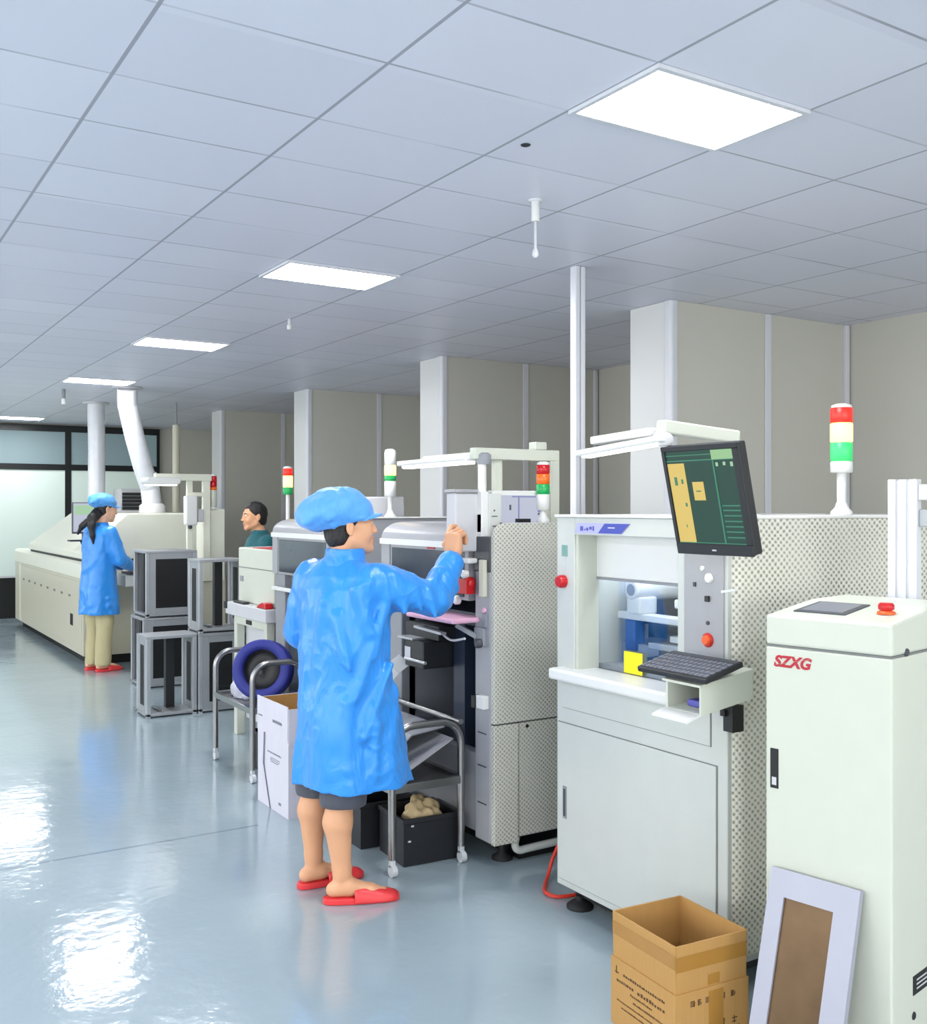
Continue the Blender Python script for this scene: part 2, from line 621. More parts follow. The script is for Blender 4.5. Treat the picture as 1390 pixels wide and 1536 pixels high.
def text_mesh(body, size, mtx, shear=0.0, extrude=0.0008, bold=0.0):
    cu = bpy.data.curves.new('text', 'FONT')
    cu.body = body
    cu.size = size
    cu.shear = shear
    cu.extrude = extrude
    cu.offset = bold
    cu.align_x = 'LEFT'
    t = bpy.data.objects.new('text', cu)
    COL.objects.link(t)
    dg = bpy.context.evaluated_depsgraph_get()
    me = t.evaluated_get(dg).to_mesh()
    mb = MB()
    mb.add([mtx @ v.co for v in me.vertices], [tuple(p.vertices) for p in me.polygons])
    t.evaluated_get(dg).to_mesh_clear()
    bpy.data.objects.remove(t)
    bpy.data.curves.remove(cu)
    return mb


def rounded(x0, x1, z0, z1, r, n=5, corners=(1, 1, 1, 1)):
    """rounded rectangle outline; corners: (x0z0, x1z0, x1z1, x0z1)"""
    out = []
    for (cx, cz, a0, on, px, pz) in ((x0 + r, z0 + r, 180, corners[0], x0, z0), (x1 - r, z0 + r, 270, corners[1], x1, z0),
                                     (x1 - r, z1 - r, 0, corners[2], x1, z1), (x0 + r, z1 - r, 90, corners[3], x0, z1)):
        if on:
            for k in range(n + 1):
                a = R(a0 + 90 * k / n)
                out.append((cx + r * math.cos(a), cz + r * math.sin(a)))
        else:
            out.append((px, pz))
    return out


# ------------------------------------------------------------------ the setting
CEIL = 2.9
XL, XR, YB, YF = -4.2, 6.05, -4.5, 16.35
MB().box(XL - 0.2, XR + 0.2, YB - 0.2, YF + 0.2, -0.1, 0).build('floor', M['floor'], kind='structure')
MB().box(XL - 0.2, XR + 0.2, YB - 0.2, YF + 0.2, CEIL, CEIL + 0.1).build('ceiling', M['ceiling'], kind='structure')
MB().box(XL - 0.15, XL, YB, YF, 0, CEIL).build('wall_left', M['wall_light'], kind='structure')
MB().box(XL, XR, YB - 0.15, YB, 0, CEIL).build('wall_back', M['wall_light'], kind='structure')
wr = MB().box(XR, XR + 0.15, YB, YF, 0, CEIL).build('wall_right', M['wall'], kind='structure')
for y in (3.2, 6.1, 8.9, 11.6):
    MB().box(XR - 0.012, XR, y - 0.025, y + 0.025, 0, CEIL - 0.001, 0.004).build('joint_strip', M['trim'], wr)

COLUMN_Y = (4.59, 7.30, 10.08, 12.86)
for i, y in enumerate(COLUMN_Y):
    c = MB().box(4.40, XR - 0.002, y, y + 0.37, 0, CEIL - 0.001).build('column', M['wall'], kind='structure')
    MB().box(4.385, 4.40, y + 0.03, y + 0.37, 0, CEIL - 0.002).build('face_panel', M['wall_light'], c)
    t = MB()
    t.prism(rounded(4.372, 4.44, y - 0.012, y + 0.06, 0.022), 'z', 0, CEIL - 0.002)
    t.build('corner_trim', M['trim'], c)
    MB().box(5.21, 5.265, y - 0.012, y, 0, CEIL - 0.003, 0.004).build('joint_strip', M['trim'], c)
    MB().box(XR - 0.05, XR - 0.014, y - 0.03, y, 0, CEIL - 0.003, 0.004).build('corner_strip', M['trim'], c)

wf = MB().box(XL, XR, YF, YF + 0.1, 0, CEIL).build('wall_far', M['wall'], kind='structure')
MB().box(XL, 4.55, YF - 0.03, YF, 0.0, 0.61).build('baseboard_far', M['black'], kind='structure')
for i, (x0, x1) in enumerate(((-4.15, -2.3), (-2.3, -0.4), (-0.4, 1.5), (1.5, 3.17), (3.17, 4.55))):
    fr = MB()
    a, b = YF - 0.06, YF - 0.005
    fr.box(x0, x0 + 0.045, a, b, 0.62, 2.84)
    fr.box(x1 - 0.045, x1, a, b, 0.62, 2.84)
    fr.box(x0, x1, a - 0.004, b, 2.78, 2.88)
    fr.box(x0, x1, a - 0.004, b, 2.20, 2.29)
    w = fr.build('window_%d' % (i + 1), M['black_frame'], kind='structure')
    MB().box(x0 + 0.045, x1 - 0.045, YF - 0.045, YF - 0.02, 2.29, 2.78).build('upper_pane', M['dark_glass'], w)
    MB().box(x0 + 0.045, x1 - 0.045, YF - 0.045, YF - 0.02, 0.61, 2.20).build('lower_pane', M['frost'], w)
    MB().box(x0 + 0.0, x1 - 0.0, YF - 0.05, YF - 0.01, 0.60, 0.63).build('bottom_rail', M['pale_grey'], w)

# unseen windows added to go with the area lights: left wall, behind the camera
n_win = 6
for (u0, u1) in [(-3.4 + 3.15 * k, -0.3 + 3.15 * k) for k in range(6)]:
    fr = MB()
    for q in ((u0, u0 + 0.05, 0.86, 2.64), (u1 - 0.05, u1, 0.86, 2.64), (u0, u1, 0.86, 0.92), (u0, u1, 2.58, 2.64)):
        fr.box(XL, XL + 0.03, q[0], q[1], q[2], q[3])
    w = fr.build('window_%d' % n_win, M['black_frame'], kind='structure')
    MB().box(XL + 0.001, XL + 0.012, u0 + 0.05, u1 - 0.05, 0.92, 2.58).build('pane', M['frost'], w)
    n_win += 1
for (u0, u1) in [(-3.3 + 3.0 * k, -0.35 + 3.0 * k) for k in range(3)]:
    fr = MB()
    for q in ((u0, u0 + 0.05, 0.86, 2.64), (u1 - 0.05, u1, 0.86, 2.64), (u0, u1, 0.86, 0.92), (u0, u1, 2.58, 2.64)):
        fr.box(q[0], q[1], YB, YB + 0.03, q[2], q[3])
    w = fr.build('window_%d' % n_win, M['black_frame'], kind='structure')
    MB().box(u0 + 0.05, u1 - 0.05, YB + 0.001, YB + 0.012, 0.92, 2.58).build('pane', M['frost'], w)
    n_win += 1

# ------------------------------------------------------------------ ceiling lights
LIGHT_LABEL = ['square ceiling light panel nearest the camera, above the white printing machine',
               'second ceiling light panel from the camera, above the man in the blue coat',
               'third ceiling light panel along the row, beside the slanted silver duct',
               'fourth ceiling light panel along the row, left of the slanted silver duct top',
               'farthest ceiling light panel, just before the black framed glass wall']
proto = thing('ceiling_light', LIGHT_LABEL[0], 'ceiling light', (0, 0, CEIL), local=True, group='ceiling light panels')
f = MB()
for b in ((-0.325, 0.325, -0.208, -0.188), (-0.325, 0.325, 0.188, 0.208), (-0.325, -0.308, -0.188, 0.188), (0.308, 0.325, -0.188, 0.188)):
    f.box(b[0], b[1], b[2], b[3], -0.012, 0.0)
f.build('frame', M['trim'], proto)
MB().box(-0.308, 0.308, -0.188, 0.188, -0.008, 0.0).build('diffuser', M['panel'], proto)
k = 0
for row, X in enumerate((2.345, -1.555)):
    for j in range(-2, 5):
        y = 2.372 + 2.725 * j if j < 4 else 15.46
        o = proto if k == 0 else copy_tree(proto)
        k += 1
        o.location = (X, y, CEIL - 0.0005)
        if row == 0 and j >= 0:
            o['label'] = LIGHT_LABEL[j]
        else:
            o['label'] = 'ceiling light panel behind or left of the camera, out of the picture'

# ------------------------------------------------------------------ ceiling drops, poles, ducts
t = thing('sprinkler', 'white pipe drop with small head hanging from the ceiling right of the middle', 'sprinkler', (2.49, 3.40, 2.9))
MB().lathe([(0.03, 2.899), (0.03, 2.893), (0.012, 2.89)], (2.49, 3.40, 0), 16).build('ceiling_plate', M['trim'], t)
MB().cyl((2.49, 3.40, 2.895), (2.49, 3.40, 2.81), 0.017, 14).build('pipe', M['white'], t)
MB().lathe([(0.006, 2.815), (0.006, 2.70), (0.012, 2.69), (0.014, 2.67), (0.006, 2.66)], (2.49, 3.40, 0), 12).build('head', M['pale_grey'], t)
sp2 = thing('sprinkler', 'small dark and white pipe stub on ceiling beside the fourth light panel', 'sprinkler', (2.19, 11.5, 2.9))
MB().cyl((2.19, 11.5, 2.898), (2.19, 11.5, 2.80), 0.02, 12).build('pipe', M['mid_grey'], sp2)
MB().lathe([(0.012, 2.81), (0.022, 2.79), (0.022, 2.74), (0.008, 2.735)], (2.19, 11.5, 0), 12).build('head', M['white'], sp2)
sp3 = thing('sprinkler', 'tiny white stub on ceiling between the second and third light panels', 'sprinkler', (2.66, 6.42, 2.9))
MB().cyl((2.66, 6.42, 2.898), (2.66, 6.42, 2.86), 0.012, 12).build('pipe', M['trim'], sp3)
MB().lathe([(0.01, 2.865), (0.016, 2.855), (0.016, 2.83), (0.006, 2.827)], (2.66, 6.42, 0), 12).build('head', M['white'], sp3)
tag(MB().lathe([(0.012, -0.004), (0.017, -0.002), (0.018, 0.0)], (2.083, 2.902, 2.899), 16).build('ceiling_sensor', M['charcoal']),
    'small black round dot on ceiling tile just beyond the nearest light panel', 'ceiling sensor')

t = thing('support_post', 'tall white grooved aluminium post from floor to ceiling behind the printing machine', 'post', (3.37, 4.22, 0))
m = MB()
for dx in (-0.018, 0.018):
    m.box(3.37 + dx - 0.014, 3.37 + dx + 0.014, 4.20, 4.25, 0, CEIL - 0.001, 0.004)
m.box(3.36, 3.38, 4.215, 4.245, 0, CEIL - 0.001)
m.build('profile', M['trim'], t)
MB().box(3.32, 3.42, 4.17, 4.27, 0, 0.012, 0.003).build('foot_plate', M['alu'], t)


def duct(name, label, pts, r, flange_z):
    t = thing(name, label, 'duct', pts[0])
    rr, pp = [], []
    P = [Vector(p) for p in pts]
    for i in range(len(P) - 1):
        n = max(2, int((P[i + 1] - P[i]).length / 0.02))
        for q in range(n):
            pp.append(P[i].lerp(P[i + 1], q / n))
            rr.append(r * (1.0 if q % 2 else 0.975))
    pp.append(P[-1])
    rr.append(r)
    MB().tube(pp, rr, 20).build('hose', M['duct'], t)
    MB().lathe([(r + 0.05, -0.02), (r + 0.05, 0.0)], (P[0].x, P[0].y, flange_z), 20).build('ceiling_flange', M['pale_grey'], t)
    MB().lathe([(r + 0.035, 1.577), (r + 0.035, P[-1].z + 0.03), (r + 0.004, P[-1].z + 0.055)], (P[-1].x, P[-1].y, 0), 20).build('collar', M['white'], t)
    return t


duct('exhaust_pipe', 'straight pale exhaust pipe rising from the oven to the ceiling behind the capped woman',
     [(2.80, 12.75, 2.88), (2.80, 12.72, 2.3), (2.79, 12.7, 1.60)], 0.10, 2.899)
duct('flexible_duct', 'slanted silver flexible duct from ceiling down to the oven hood',
     [(2.72, 10.95, 2.885), (2.74, 11.02, 2.72), (2.84, 11.13, 2.40), (2.97, 11.26, 2.05), (3.06, 11.33, 1.85), (3.09, 11.35, 1.625)], 0.105, 2.899)
t = thing('hanging_rod', 'thin pale rod hanging from the ceiling over the oven, right of the slanted duct', 'rod', (3.62, 12.25, 1.578))
MB().cyl((3.62, 12.25, 2.899), (3.62, 12.25, 2.62), 0.012, 10).build('stem', M['mid_grey'], t)
MB().cyl((3.62, 12.25, 2.63), (3.62, 12.25, 1.578), 0.045, 14).build('pole', M['beige'], t)


# ------------------------------------------------------------------ signal towers (part of their machine)
def tower(parent, x, y, z0, pole, segs, r=0.028, name='signal_tower'):
    """segs: (material, height, kind) from the bottom up"""
    p = MB().cyl((x, y, z0), (x, y, z0 + pole), r * 0.42, 12)
    p.lathe([(r * 1.0, z0), (r * 1.0, z0 + 0.012), (r * 0.6, z0 + 0.03), (r * 0.45, z0 + 0.05)], (x, y, 0), 14)
    st = p.build(name, M['white'], parent)
    z = z0 + pole
    for (mt, hgt, nm) in segs:
        MB().lathe([(r * 0.9, z), (r, z + 0.003), (r, z + hgt - 0.003), (r * 0.9, z + hgt)], (x, y, 0), 20).build(nm, M[mt], st)
        z += hgt
    MB().lathe([(r * 0.95, z), (r * 0.9, z + 0.01), (r * 0.5, z + 0.016)], (x, y, 0), 20).build('cap', M['white'], st)
    return st


def button(parent, name, pos, axis, r, h, m, ring=None):
    """round push button standing out along -x or -y"""
    x, y, z = pos
    prof = [(r, 0), (r, -h * 0.7), (r * 0.8, -h)]
    if ring:
        rg = MB().lathe([(r * 1.45, 0), (r * 1.45, -0.004), (r * 1.2, -0.006)], pos, 20, axis).build(name, M[ring], parent)
        MB().lathe(prof, pos, 20, axis).build('cap', M[m], rg)
        return rg
    return MB().lathe(prof, pos, 20, axis).build(name, M[m], parent)


def fine(parent, name, m, boxes):
    b = MB()
    for q in boxes:
        b.box(*q)
    return b.build(name, M[m], parent)


# ------------------------------------------------------------------ solder paste printer (nearest white machine)
t = thing('screen_printer', 'large white printing machine with green monitor and dimpled end panel, behind the brown box', 'machine', (2.55, 2.40, 0))
PR = t
m = MB()
m.box(2.552, 3.98, 2.405, 3.335, 0.095, 0.978, 0.004)
m.build('lower_cabinet', M['panel_grey'], t)
fine(t, 'plinth', 'black', [(2.62, 3.95, 2.45, 3.30, 0.045, 0.095)])
for (x, y) in ((2.62, 3.27), (2.62, 2.50), (3.8, 3.27), (3.8, 2.50)):
    MB().lathe([(0.055, 0.0), (0.055, 0.012), (0.03, 0.03), (0.016, 0.034), (0.016, 0.05)], (x, y, 0), 18).build('levelling_foot', M['rubber'], t)
# door with its dark joint
fine(t, 'door_joint', 'seam', [(2.5495, 2.553, 2.449, 3.3225, 0.121, 0.762)])
d = MB().box(2.545, 2.553, 2.452, 3.320, 0.124, 0.759, 0.002).build('door', M['panel_grey'], t)
hd = MB().box(2.542, 2.546, 3.262, 3.285, 0.375, 0.505, 0.001).build('handle', M['mid_grey'], d)
MB().box(2.5405, 2.543, 3.267, 3.280, 0.385, 0.495).build('slot', M['dark_grey'], hd)
fine(t, 'drawer_joint', 'seam', [(2.5497, 2.553, 2.4775, 3.2925, 0.820, 0.935)])
MB().box(2.546, 2.553, 2.480, 3.290, 0.822, 0.933, 0.002).build('drawer', M['panel_grey'], t)
MB().box(2.488, 2.66, 2.63, 3.312, 0.940, 0.985, 0.010).build('sill', M['white'], t)
# upper frame
m = MB()
m.box(2.552, 2.95, 3.222, 3.335, 0.978, 1.592, 0.004)
m.box(2.552, 2.95, 2.62, 3.222, 1.522, 1.592, 0.004)
m.box(2.552, 2.95, 2.405, 2.64, 0.978, 1.592, 0.004)
m.box(2.95, 3.98, 2.405, 2.43, 0.978, 1.592)
m.box(2.95, 3.98, 3.31, 3.335, 0.978, 1.592)
m.box(3.93, 3.98, 2.43, 3.31, 0.978, 1.592)
m.build('upper_housing', M['panel_grey'], t)
MB().box(2.545, 3.99, 2.40, 3.345, 1.592, 1.604, 0.003).build('top_cover', M['white'], t)
MB().box(2.56, 2.665, 3.205, 3.2215, 0.985, 1.522).build('reveal', M['panel_cream'], t)
MB().box(2.655, 2.675, 2.64, 3.222, 1.352, 1.522, 0.003).build('visor', M['white'], t)
MB().box(2.652, 2.676, 2.64, 3.222, 1.342, 1.352).build('visor_edge', M['mid_grey'], t)
MB().box(2.664, 2.669, 2.64, 3.222, 0.985, 1.342).build('window', M['glass'], t)
# inside of the printer
MB().box(2.72, 2.76, 2.68, 3.19, 1.500, 1.515, 0.003).build('inner_lamp', M['led'], t)
fine(t, 'inner_back', 'pale_grey', [(3.30, 3.33, 2.45, 3.30, 0.98, 1.55)])
fine(t, 'inner_bed', 'mid_grey', [(2.68, 3.30, 2.45, 3.30, 0.98, 1.0)])
fine(t, 'inner_dark_panel', 'dark_grey', [(3.28, 3.302, 2.45, 3.30, 1.0, 1.20)])
fine(t, 'inner_wall', 'pale_grey', [(2.68, 3.30, 3.302, 3.309, 1.24, 1.52)])
fine(t, 'inner_wall_dark', 'navy', [(2.68, 3.30, 3.302, 3.309, 0.985, 1.24)])
cy = MB().cyl((2.752, 3.10, 1.302), (3.10, 3.10, 1.302), 0.046, 24).build('print_head', M['white'], t)
MB().lathe([(0.046, -0.002), (0.049, -0.006), (0.034, -0.012)], (2.755, 3.10, 1.302), 24, 'x').build('end_ring', M['white'], cy)
MB().lathe([(0.024, -0.010), (0.024, -0.0135)], (2.755, 3.10, 1.302), 20, 'x').build('bore', M['mid_grey'], cy)
MB().box(2.745, 2.84, 3.05, 3.13, 1.205, 1.275, 0.008).build('head_base', M['white'], t)
MB().box(2.76, 2.82, 2.62, 3.20, 1.180, 1.208, 0.004).build('guide_rail', M['white'], t)
MB().box(2.90, 3.02, 2.62, 3.02, 1.225, 1.262, 0.006).build('guide_rail', M['white'], t)
MB().box(2.86, 2.95, 2.62, 3.16, 1.155, 1.175, 0.003).build('guide_gap', M['charcoal'], t)
MB().box(2.76, 2.80, 2.62, 3.02, 1.075, 1.10, 0.004).build('conveyor_rail', M['alu'], t)
MB().box(2.80, 2.90, 2.62, 2.94, 1.105, 1.13, 0.004).build('conveyor_rail', M['white'], t)
MB().box(2.78, 2.84, 3.12, 3.18, 1.05, 1.18, 0.008).build('coat_reflection_block', M['reflection_blue'], t)  # blue block standing in for the coat's reflection in the window
fine(t, 'inner_block', 'charcoal', [(2.72, 2.95, 2.86, 2.98, 1.0, 1.05), (2.80, 3.1, 2.65, 2.86, 1.0, 1.045)])
fine(t, 'inner_cover', 'mid_grey', [(2.80, 3.0, 3.0, 3.25, 1.0, 1.08)])
MB().box(2.654, 2.656, 2.935, 3.04, 0.988, 1.072).build('yellow_note', M['yellow'], t)
# label plate over the window
lb = MB().prism([(2.885, 1.571), (3.20, 1.571), (3.215, 1.531), (2.935, 1.531)], 'x', 2.5485, 2.552).build('label_plate', M['lavender'], t)
MB().prism([(2.888, 1.5700), (3.03, 1.5700), (3.07, 1.532), (2.936, 1.532)], 'x', 2.5475, 2.549).build('blue_field', M['blue_label'], lb)
MB().box(2.5470, 2.548, 2.97, 3.01, 1.552, 1.556).build('white_mark', M['panel_white'], lb)
mm = MB()
for (y, z, w, h) in ((3.17, 1.540, 0.018, 0.018), (3.15, 1.542, 0.008, 0.006), (3.135, 1.541, 0.012, 0.012), (3.115, 1.545, 0.014, 0.012), (3.098, 1.541, 0.008, 0.018)):
    mm.box(2.5472, 2.549, y - w / 2, y + w / 2, z, z + h)
mm.build('script_mark', M['ink_blue'], lb)
MB().box(2.549, 2.552, 3.265, 3.300, 1.434, 1.480).build('green_sticker', M['green_label'], t)
MB().box(2.5495, 2.552, 3.278, 3.286, 1.375, 1.43).build('grey_sticker', M['pale_grey'], t)
button(t, 'emergency_stop', (2.552, 3.290, 1.332), 'x', 0.026, 0.030, 'red')
# console column with its controls
cp = MB().box(2.546, 2.553, 2.418, 2.602, 1.02, 1.47, 0.002).build('control_panel', M['hood_grey'], t)
MB().box(2.547, 2.5465, 2.42, 2.60, 1.45, 1.51).build('shade_strip', M['mid_grey'], cp)
button(cp, 'white_button', (2.546, 2.481, 1.392), 'x', 0.017, 0.010, 'white')
button(cp, 'white_button', (2.546, 2.512, 1.424), 'x', 0.009, 0.006, 'white')
MB().box(2.535, 2.546, 2.478, 2.495, 1.312, 1.332, 0.002).build('rocker_switch', M['charcoal'], cp)
button(cp, 'key_switch', (2.546, 2.487, 1.240), 'x', 0.007, 0.006, 'dark_grey')
button(cp, 'orange_stop', (2.546, 2.487, 1.182), 'x', 0.017, 0.018, 'orange', 'red')
MB().box(2.540, 2.546, 2.543, 2.553, 1.36, 1.375).build('small_socket', M['dark_grey'], cp)
MB().bar((2.53, 2.41, 1.352), (2.53, 2.35, 1.362), 0.008, 0.008).build('lever', M['white'], cp)
# dimpled end panel wrapping round the front corner
o2 = [(2.553, 2.440), (2.553, 2.405)]
poly = [(2.555, 2.45)] + [(2.615 + 0.06 * math.cos(R(a)), 2.445 + 0.06 * math.sin(R(a))) for a in range(180, 271, 10)] + [(3.985, 2.385), (3.985, 2.405), (2.62, 2.405), (2.575, 2.45)]
MB().prism(poly, 'z', 0.13, 1.5915, 0, False).build('end_panel', M['dimple'], t)
tower(t, 3.39, 2.60, 1.603, 0.165, [('white', 0.045, 'base'), ('lens_green_lit', 0.075, 'green_lens'), ('lens_yellow_lit', 0.075, 'amber_lens'), ('lens_red_lit', 0.06, 'red_lens')], 0.042)
# monitor on a tilting arm, leaning over the operator
MT = Matrix.Translation((2.376, 2.328, 1.655)) @ Matrix.Rotation(R(-13), 4, 'Y')   # local: x depth (front = -x), y width, z height
mo = MB().box(0.0, 0.040, -0.162, 0.162, -0.178, 0.178, 0.006, 2, MT).box(0.04, 0.075, -0.11, 0.11, -0.13, 0.12, 0.02, 2, MT).build('monitor', M['charcoal'], t)
bz = MB()
for q in ((-0.163, 0.163, 0.162, 0.179), (-0.163, 0.163, -0.179, -0.142), (-0.163, -0.142, -0.142, 0.162), (0.149, 0.163, -0.142, 0.162)):
    bz.box(-0.007, 0.004, q[0], q[1], q[2], q[3], 0.002, 1, MT)
bz.build('bezel', M['charcoal'], mo)


def scr(name, m, qs, x=-0.0025, mtx=MT, parent=mo):
    b = MB()
    for q in qs:   # y left-to-right as the operator sees it: +y is left
        b.box(x, x + 0.0012, q[0], q[1], q[2], q[3], 0, 1, mtx)
    return b.build(name, m, parent)


scr('screen', M['scr_green'], [(-0.142, 0.149, -0.142, 0.162)], -0.001)
scr('board_image', M['scr_yellow'], [(0.072, 0.146, -0.139, 0.122), (0.0, 0.048, 0.0, 0.06)])
scr('menu_lines', M['scr_line'], [(-0.142, 0.149, 0.128, 0.132), (-0.142, 0.149, 0.146, 0.149), (-0.058, -0.052, -0.139, 0.13), (-0.142, 0.149, -0.142, -0.139)] +
    [(-0.138, -0.066, z, z + 0.004) for z in (-0.02, -0.035, -0.052, -0.07, -0.087, -0.104, -0.122)])
scr('title_field', M['scr_pale'], [(-0.141, -0.052, 0.130, 0.160)], -0.0030)
scr('icons', M['scr_mint'], [(-0.075, -0.066, 0.108, 0.120), (-0.106, -0.096, 0.110, 0.121), (-0.136, -0.126, 0.106, 0.120)], -0.0030)
scr('component_marks', M['scr_line'], [(0.112, 0.124, 0.05, 0.078), (0.086, 0.094, 0.055, 0.07), (0.084, 0.092, -0.02, -0.008), (0.10, 0.103, -0.09, -0.08), (0.015, 0.035, 0.028, 0.032)], -0.0035)
MB().box(-0.008, -0.0065, -0.014, 0.004, -0.165, -0.160, 0, 1, MT).build('maker_mark', M['pale_grey'], mo)
MB().bar((2.45, 2.33, 1.66), (2.60, 2.45, 1.62), 0.06, 0.05, 0.006).bar((2.60, 2.45, 1.60), (2.60, 2.45, 1.70), 0.05, 0.05, 0.006).build('monitor_arm', M['dark_grey'], t)
# lamp arm over the monitor
la = MB().bar((2.34, 2.50, 1.898), (2.66, 2.47, 1.872), 0.05, 0.045, 0.006)
la.bar((2.63, 2.475, 1.60), (2.63, 2.475, 1.87), 0.04, 0.04, 0.004)
la = la.build('lamp_arm', M['panel_cream'], t)
MB().lathe([(0.03, -0.03), (0.035, 0.0), (0.02, 0.02)], (2.35, 2.50, 1.865), 16).build('swivel', M['pale_grey'], la)
lh = MB().bar((2.335, 2.47, 1.856), (2.335, 2.90, 1.826), 0.075, 0.022, 0.006)
lh.bar((2.36, 2.55, 1.885), (2.36, 2.86, 1.872), 0.05, 0.028, 0.006)
lh = lh.build('work_lamp', M['white'], t)
MB().bar((2.335, 2.49, 1.843), (2.335, 2.88, 1.816), 0.045, 0.012, 0.004).build('lamp_tube', M['tube'], lh)
# keyboard bracket box
kb = MB()
sl = lambda x: 1.078 + (x - 2.32) * 0.13
prof_top = [(2.32, 0.980), (2.55, 1.012), (2.55, 1.108), (2.32, 1.078)]
kb.prism(prof_top, 'y', 2.296, 2.304)
kb.prism(prof_top, 'y', 2.444, 2.452)
kb.prism([(2.32, 0.980), (2.55, 1.012), (2.55, 1.018), (2.32, 0.986)], 'y', 2.304, 2.444)
kb.prism([(2.31, 1.070), (2.55, 1.102), (2.55, 1.110), (2.31, 1.078)], 'y', 2.29, 2.46)
kb.prism([(2.54, 1.01), (2.552, 1.01), (2.552, 1.10), (2.54, 1.10)], 'y', 2.304, 2.444)
kb = kb.build('bracket_box', M['panel_cream'], t)
MB().prism([(2.265, 0.962), (2.33, 0.982), (2.33, 0.988), (2.265, 0.968)], 'y', 2.30, 2.46).build('tray_flap', M['white'], kb)
fine(kb, 'inner_lining', 'charcoal', [(2.52, 2.538, 2.306, 2.442, 1.02, 1.10)])
MB().box(2.36, 2.46, 2.33, 2.40, 0.993, 1.015, 0.006).build('contents', M['ink_blue'], kb)
fine(t, 'cable_clip', 'black', [(2.50, 2.552, 2.335, 2.375, 0.90, 0.985), (2.49, 2.51, 2.36, 2.38, 0.95, 0.97)])

# keyboard: lies on the bracket
k = thing('keyboard', 'dark grey keyboard lying on the white bracket under the green monitor', 'keyboard', (2.37, 2.40, 1.10))
KT = Matrix.Translation((2.375, 2.405, 1.118)) @ Matrix.Rotation(R(-14), 4, 'Y')
MB().box(-0.085, 0.085, -0.155, 0.155, -0.011, 0.008, 0.004, 2, KT).build('case', M['charcoal'], k)
kk = MB()
for i in range(5):
    for j in range(15):
        kk.box(-0.075 + i * 0.026, -0.055 + i * 0.026, -0.148 + j * 0.0199, -0.132 + j * 0.0199, 0.007, 0.012, 0.0015, 1, KT)
kk.build('keys', M['keys'], k)
MB().box(0.058, 0.080, -0.148, 0.148, 0.007, 0.009, 0, 1, KT).build('function_strip', M['dark_grey'], k)

# ------------------------------------------------------------------ white cabinet with the red logo (right edge)
CP = R(11)
t = thing('control_cabinet', 'tall cream cabinet with red lettering and sloping lid at right edge of picture', 'cabinet', (2.443, 1.712, 0), CP, local=True)
MB().box(0, 0.50, 0, 0.379, 0.02, 1.222, 0.006).build('body', M['panel_cream'], t)
fine(t, 'lid_joint', 'seam', [(0.003, 0.497, 0.003, 0.376, 1.2215, 1.2275)])
MB().prism([(0, 1.227), (0.50, 1.227), (0.50, 1.345), (0.27, 1.345), (0, 1.315)], 'y', 0, 0.379, 0.008).build('lid', M['panel_cream'], t)
LS = Matrix.Translation((0.0, 0, 1.315)) @ Matrix.Rotation(-math.atan2(0.030, 0.27), 4, 'Y')
sc_ = MB().box(0.065, 0.225, 0.165, 0.325, -0.002, 0.004, 0.001, 1, LS).build('touch_screen', M['dark_grey'], t)
MB().box(0.08, 0.21, 0.18, 0.31, 0.004, 0.0055, 0, 1, LS).build('display', M['scr_touch'], sc_)
es = MB().lathe([(0.026, 0), (0.024, 0.008), (0.014, 0.010), (0.014, 0.012)], (0.13, 0.075, 1.329), 20).build('emergency_stop', M['orange'], t)
MB().lathe([(0.015, 0.010), (0.022, 0.014), (0.022, 0.026), (0.017, 0.032)], (0.13, 0.075, 1.329), 20).build('mushroom', M['red'], es)
MB().box(-0.002, 0.004, 0.337, 0.363, 0.805, 0.922, 0.001).build('handle', M['black'], t)
MB().box(-0.003, 0.001, 0.343, 0.357, 0.815, 0.838).build('lock_mark', M['pale_grey'], t)
mx = Matrix(((0, 0, -1, -0.0008), (-1, 0, 0, 0.352), (0, 1, 0, 1.166), (0, 0, 0, 1)))
text_mesh('SZXG', 0.056, mx @ Matrix.Diagonal((0.80, 0.80, 1, 1)), 0.25, 0.0008, 0.0022).build('lettering', M['logo_red'], t)
cut = MB()
cut.bar((-0.0022, 0.345, 1.170), (-0.0022, 0.235, 1.196), 0.0006, 0.0022, 0, (1, 0, 0))
cut.build('slash_gap', M['panel_cream'], t)
MB().lathe([(0.012, 0.001), (0.010, -0.004)], (0.09, 0.0, 1.232), 14, 'y').build('cam_lock', M['dark_grey'], t)
pl = MB().box(0.13, 0.42, -0.002, 0.001, 0.272, 0.325).build('rating_plate', M['black'], t)
MB().box(0.15, 0.30, -0.003, -0.001, 0.285, 0.289).box(0.15, 0.36, -0.003, -0.001, 0.297, 0.301).box(0.15, 0.33, -0.003, -0.001, 0.309, 0.313).build('plate_lines', M['pale_grey'], pl)
MB().lathe([(0.012, 0.001), (0.010, -0.003)], (0.135, 0.0, 0.215), 14, 'y').build('hole_plug', M['black'], t)
for (x, y) in ((0.05, 0.05), (0.05, 0.33), (0.45, 0.05), (0.45, 0.33)):
    MB().cyl((x, y, 0), (x, y, 0.022), 0.022, 12).build('levelling_foot', M['rubber'], t)

